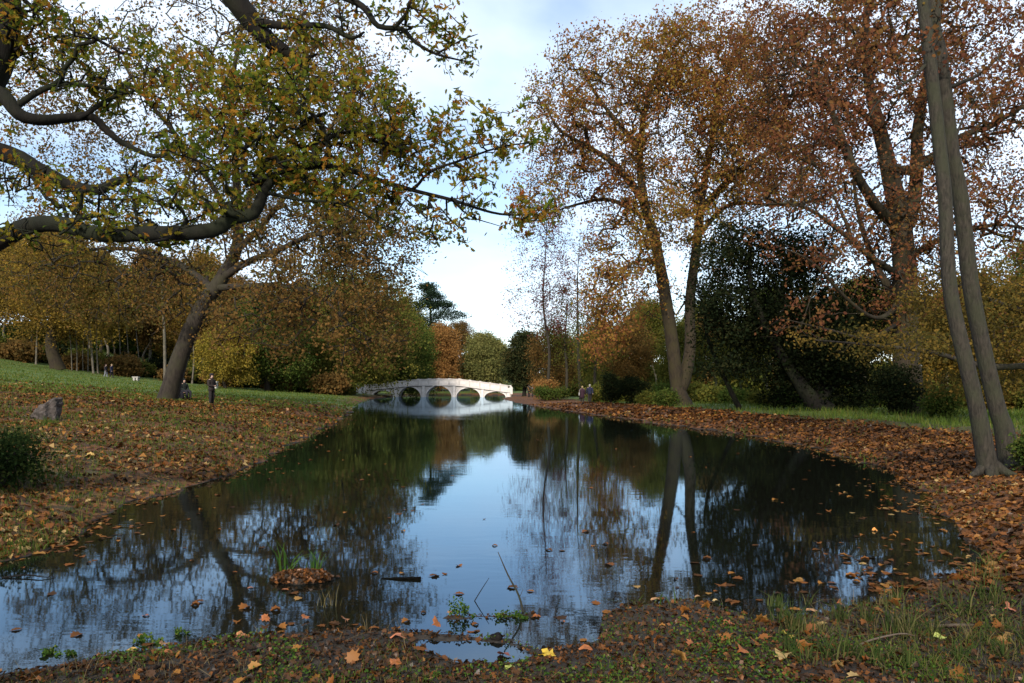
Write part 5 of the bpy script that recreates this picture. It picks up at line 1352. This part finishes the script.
def person(x, y, h, rz, label, coat, trou, hair, pose='stand', hem=.82, group=None, hood=False, cap=None, stride=.0, armpose='down', z=None):
    """figure facing local -Y; scaled from 1.75 m"""
    z0 = gz(x, y) if z is None else z
    root = empty('person', (x, y, z0), label, 'person', group, rz)
    k = h / 1.75
    root.scale = (k, k, k)
    st = stride
    J, E = [], []
    def j(p, r): J.append((p, r)); return len(J) - 1
    if pose == 'sit':
        hz = .46; pel = j((0, .02, hz + .06), (.15, .12))
    else:
        hz = .92; pel = j((0, 0, .95), (.15, .11))
    dz = (hz + .06 if pose == 'sit' else .95) - .95
    wst = j((0, .01, 1.10 + dz), (.135, .10)); ch = j((0, .01, 1.30 + dz), (.165, .115)); nb = j((0, .01, 1.45 + dz), (.075, .07)); E += [(pel, wst), (wst, ch), (ch, nb)]
    nk = j((0, -.01, 1.52 + dz), .055); hd = j((0, -.02, 1.62 + dz), (.075, .09)); ht = j((0, -.01, 1.70 + dz), (.07, .08)); E += [(nb, nk), (nk, hd), (hd, ht)]
    ns = j((0, -.115, 1.615 + dz), .012); E.append((hd, ns))
    legs = []
    for s in (-1, 1):
        if pose == 'sit':
            hp = j((s * .10, -.02, hz + .02), .09); kn = j((s * .13, -.42, hz + .04), .062); an = j((s * .12, -.46, .10), .042); to = j((s * .13, -.60, .04), .036)
        else:
            o_ = s * st
            hp = j((s * .09, 0, .88), .088); kn = j((s * .10, -.02 - .12 * o_, .50), .058); an = j((s * .10, .03 - .30 * o_, .09 + max(0, -s * st) * .08), .040); to = j((s * .11, -.12 - .30 * o_, .04), .036)
        E += [(pel, hp), (hp, kn), (kn, an), (an, to)]; legs.append((hp, kn, an))
    arms = []
    for s in (-1, 1):
        sh = j((s * .20, .01, 1.41 + dz), .058)
        if armpose == 'front': el = j((s * .25, -.04, 1.14 + dz), .043); wr_ = j((s * .08, -.22, 1.10 + dz), .030); hn = j((s * .03, -.25, 1.11 + dz), (.035, .022))
        elif pose == 'sit': el = j((s * .25, -.06, 1.16 + dz), .043); wr_ = j((s * .15, -.30, 1.03 + dz), .030); hn = j((s * .13, -.38, 1.01 + dz), (.035, .022))
        else: el = j((s * .26, .03 + .10 * s * st, 1.14 + dz), .043); wr_ = j((s * .27, -.02 + .26 * s * st, .90 + dz), .030); hn = j((s * .27, -.04 + .28 * s * st, .81 + dz), (.022, .036))
        E += [(nb, sh), (sh, el), (el, wr_), (wr_, hn)]; arms.append((sh, el, wr_))
    me = skin_mesh('body', J, E, pel, 2)
    link('body', me, M['skin'], root, True)
    # trousers: tubes over the legs
    bm = bmesh.new(); me2V, me2F, off = [], [], 0
    for hp, kn, an in legs:
        q, r = catmull([np.array(J[hp][0]) + [0, 0, .06], J[kn][0], np.array(J[an][0])], [.115, .085, .068], .05)
        V, Fc = tube_arrays(q, r, 12, off); me2V.append(V); me2F.append(Fc); off += len(V)
    bm.free()
    link('trousers', mesh_np('trousers', np.vstack(me2V), np.vstack(me2F), mat=trou, smooth=True), None, root)
    for hp, kn, an in legs:
        a = np.array(J[an][0])
        bm = bmesh.new(); loft(bm, [((a[0], a[1] - .06, 0.0), .05, .13), ((a[0], a[1] - .06, .05), .055, .135), ((a[0], a[1] - .02, .10), .05, .08), ((a[0], a[1], .15), .05, .06)], 12)
        bm_link('shoe', bm, M['trouser_dark'], root, True)
    # coat: lofted torso with sleeves
    hemz = hem + (dz if pose == 'sit' else 0)
    if pose == 'sit': hemz = hz - .10
    bm = bmesh.new()
    loft(bm, [((0, 0, hemz), .21 + (.06 if hem < .75 else 0), .16 + (.04 if hem < .75 else 0)), ((0, 0, (hemz + 1.08 + dz) / 2), .20, .15), ((0, .01, 1.10 + dz), .185, .14), ((0, .01, 1.28 + dz), .215, .15), ((0, .01, 1.40 + dz), .245, .14), ((0, .01, 1.47 + dz), .13, .10), ((0, 0, 1.54 + dz), .075, .075)], 18)
    co_ = bm_link('coat', bm, coat, root, True)
    for sh, el, wr_ in arms:
        q, r = catmull([np.array(J[sh][0]) + [0, 0, .012], J[el][0], J[wr_][0]], [.092, .070, .052], .05)
        V, Fc = tube_arrays(q, r, 10, 0)
        link('sleeve', mesh_np('sleeve', V, Fc, mat=coat, smooth=True), None, co_)
    # hair / hood
    bm = bmesh.new(); bmesh.ops.create_uvsphere(bm, u_segments=18, v_segments=12, radius=1)
    kill = [v for v in bm.verts if (v.co.y < -.45 and v.co.z < .35)]
    bmesh.ops.delete(bm, geom=kill, context='VERTS')
    R = (.118, .135, .14) if hood else (.095, .112, .115)
    for v in bm.verts: v.co = (v.co.x * R[0], v.co.y * R[1] - .005, v.co.z * R[2] + 1.655 + dz)
    bm_link('hood' if hood else 'hair', bm, coat if hood else hair, root, True)
    if cap is not None:
        bm = bmesh.new(); loft(bm, [((0, 0, 1.70 + dz), .105, .12), ((0, 0, 1.75 + dz), .10, .115), ((0, 0, 1.79 + dz), .06, .07)], 14); add_box(bm, (0, -.14, 1.70 + dz), (.13, .10, .015)); bm_link('cap', bm, cap, root, True)
    return root
X1 = px_x(211.5, 42.5); person(X1, 42.5, 1.68, radians(70), 'person in dark coat and trousers standing on the left bank beside the leaning oak', M['coat_brown'], M['trouser_dark'], M['hair_dark'], armpose='front', cap=M['coat_dark'])
x2 = px_x(184, 47); z2 = gz(x2, 47)
person(x2, 47, 1.6, radians(60), 'hooded person sitting on a folding stool behind the leaning oak', M['coat_green'], M['coat_dark'], M['hair_dark'], pose='sit', hood=True)
st = empty('folding_stool', (x2, 47, z2), 'low black folding stool under the sitting person', 'stool')
bm = bmesh.new(); add_box(bm, (0, 0, .40), (.42, .36, .03)); bm_link('seat', bm, M['coat_dark'], st)
for sx in (-1, 1):
    for sy in (-1, 1):
        V, Fc = tube_arrays(np.array([(sx * .18, sy * .15, .40), (-sx * .0 + sx * .2, -sy * .15, -.02)]), np.array([.014, .014]), 6, 0)
        link('leg', mesh_np('leg', V, Fc, mat=M['coat_dark']), None, st)
# a large dark bag beside the seated person
bgx = px_x(178, 46); bz = gz(bgx, 46)
bm = bmesh.new(); loft(bm, [((0, 0, 0), .30, .2), ((0, 0, .12), .36, .25), ((0, 0, .4), .33, .22), ((0, 0, .58), .2, .14), ((0, 0, .62), .08, .06)], 14)
bag = empty('rucksack', (bgx, 46, bz), 'bulky black rucksack on the ground next to the sitting person', 'bag')
bm_link('sack', bm, M['coat_dark'], bag, True)
bm = bmesh.new(); add_box(bm, (.05, -.23, .32), (.3, .08, .22)); bmesh.ops.bevel(bm, geom=bm.edges[:], offset=.02, segments=2); bm_link('pocket', bm, M['coat_navy'], bag)
xa = px_x(582.3, 74)
person(xa, 74, 1.60, radians(180), 'walker in a plum coat with pale hair, walking on the right bank', M['coat_plum'], M['trouser_dark'], M['hair_fair'], hem=.55, stride=.5)
xb = px_x(590.2, 74); person(xb, 74.4, 1.74, radians(180), 'walker in a navy jacket beside the one in plum on the right bank', M['coat_navy'], M['trouser_dark'], M['hair_grey'], stride=-.6)
xb_ = px_x(580.6, 73.8)
bm = bmesh.new(); loft(bm, [((0, 0, 0), .05, .1), ((0, 0, .02), .06, .13), ((0, 0, .26), .055, .12), ((0, 0, .28), .04, .1)], 12)
hb = empty('handbag', (xb_ - .13, 73.8, gz(xb_, 74) + .72), 'pale bag hanging at the side of the walker in plum', 'bag')
bm_link('bag_body', bm, M['pale_cloth'], hb, True)
V, Fc = tube_arrays(np.array([(0, -.08, .27), (.05, -.05, .5), (.1, 0, .62), (.05, .05, .5), (0, .08, .27)]), np.full(5, .01), 6, 0); link('strap', mesh_np('strap', V, Fc, mat=M['pale_cloth'], smooth=True), None, hb)
xc = px_x(529, 108); person(xc, 108, 1.72, radians(150), 'distant walker in dark clothes by the right end of the bridge', M['coat_green'], M['trouser_dark'], M['hair_dark'], hem=.7, stride=.3)
xd = px_x(533.5, 109); person(xd, 109, 1.66, radians(200), 'distant walker with pale shoulders near the right end of the bridge', M['jeans_pale'], M['coat_navy'], M['hair_grey'], stride=.4)
xe = px_x(105.8, 98); person(xe, 98, 1.65, radians(90), 'far stroller in black with pale trousers at the top of the green field', M['coat_dark'], M['jeans_pale'], M['hair_dark'], stride=.5)
xf = px_x(110.4, 98); person(xf, 98.3, 1.72, radians(90), 'far stroller in a navy coat beside the one with pale trousers', M['coat_navy'], M['trouser_dark'], M['hair_fair'], hem=.7, stride=.5)

# ------------------------------------------------------------------ light, sky, camera
SUN_EL, SUN_AZ = radians(28), radians(-167)   # azimuth from +Y towards +X: behind the camera, to the left
w = bpy.data.worlds.new('World'); sc.world = w; w.use_nodes = True
nt = w.node_tree; nt.nodes.clear()
out = nt.nodes.new('ShaderNodeOutputWorld'); bg = nt.nodes.new('ShaderNodeBackground'); nt.links.new(bg.outputs[0], out.inputs[0])
sky = nt.nodes.new('ShaderNodeTexSky'); sky.sky_type = 'NISHITA'; sky.sun_disc = False
sky.sun_elevation = SUN_EL; sky.sun_rotation = SUN_AZ; sky.altitude = 50; sky.air_density = 1.0; sky.dust_density = .6; sky.ozone_density = 1.5
tc = nt.nodes.new('ShaderNodeTexCoord')
sep = nd(nt, 'ShaderNodeSeparateXYZ'); nt.links.new(tc.outputs['Generated'], sep.inputs[0])
zc = nd(nt, 'ShaderNodeMath', operation='MAXIMUM'); nt.links.new(sep.outputs['Z'], zc.inputs[0]); zc.inputs[1].default_value = 0.0
za = nd(nt, 'ShaderNodeMath', operation='ADD'); nt.links.new(zc.outputs[0], za.inputs[0]); za.inputs[1].default_value = .22
dx = nd(nt, 'ShaderNodeMath', operation='DIVIDE'); nt.links.new(sep.outputs['X'], dx.inputs[0]); nt.links.new(za.outputs[0], dx.inputs[1])
dy = nd(nt, 'ShaderNodeMath', operation='DIVIDE'); nt.links.new(sep.outputs['Y'], dy.inputs[0]); nt.links.new(za.outputs[0], dy.inputs[1])
cb = nd(nt, 'ShaderNodeCombineXYZ'); nt.links.new(dx.outputs[0], cb.inputs[0]); nt.links.new(dy.outputs[0], cb.inputs[1]); cb.inputs[2].default_value = 3.7
cn = noise(nt, 1.05, 6, .5, cb.outputs[0], .25)
cr = ramp(nt, [(.38, (.16, .16, .16)), (.58, (1, 1, 1))], cn.outputs[0])
cm = nd(nt, 'ShaderNodeMath', operation='MULTIPLY'); nt.links.new(cr.outputs[0], cm.inputs[0]); cm.inputs[1].default_value = .82
mx = nd(nt, 'ShaderNodeMix', data_type='RGBA'); nt.links.new(cm.outputs[0], mx.inputs['Factor']); nt.links.new(sky.outputs[0], mx.inputs['A']); mx.inputs['B'].default_value = (5.5, 6.25, 7.3, 1)
nt.links.new(mx.outputs['Result'], bg.inputs[0]); bg.inputs[1].default_value = .13

sl = bpy.data.lights.new('sun', 'SUN'); sl.energy = 3.3; sl.angle = radians(5); sl.color = (1, .93, .82)
so = bpy.data.objects.new('sun', sl); COL.objects.link(so)
from mathutils import Vector
d = Vector((sin(SUN_AZ) * cos(SUN_EL), cos(SUN_AZ) * cos(SUN_EL), sin(SUN_EL)))
so.rotation_euler = d.to_track_quat('Z', 'Y').to_euler()

cam = bpy.data.cameras.new('camera'); co = bpy.data.objects.new('camera', cam); COL.objects.link(co)
cam.sensor_width = 36; cam.lens = F / 1024 * 36; cam.clip_end = 6000; cam.clip_start = .05
cam.shift_y = (HZ - 341.5) / 1024
co.location = (0, 0, CZ); co.rotation_euler = (radians(90), 0, 0)
sc.camera = co
sc.view_settings.view_transform = 'Standard'; sc.view_settings.look = 'None'; sc.view_settings.exposure = .72; sc.view_settings.gamma = 1
sc.cycles.max_bounces = 6; sc.cycles.diffuse_bounces = 3; sc.cycles.transmission_bounces = 3; sc.cycles.glossy_bounces = 3
sc.cycles.use_denoising = True
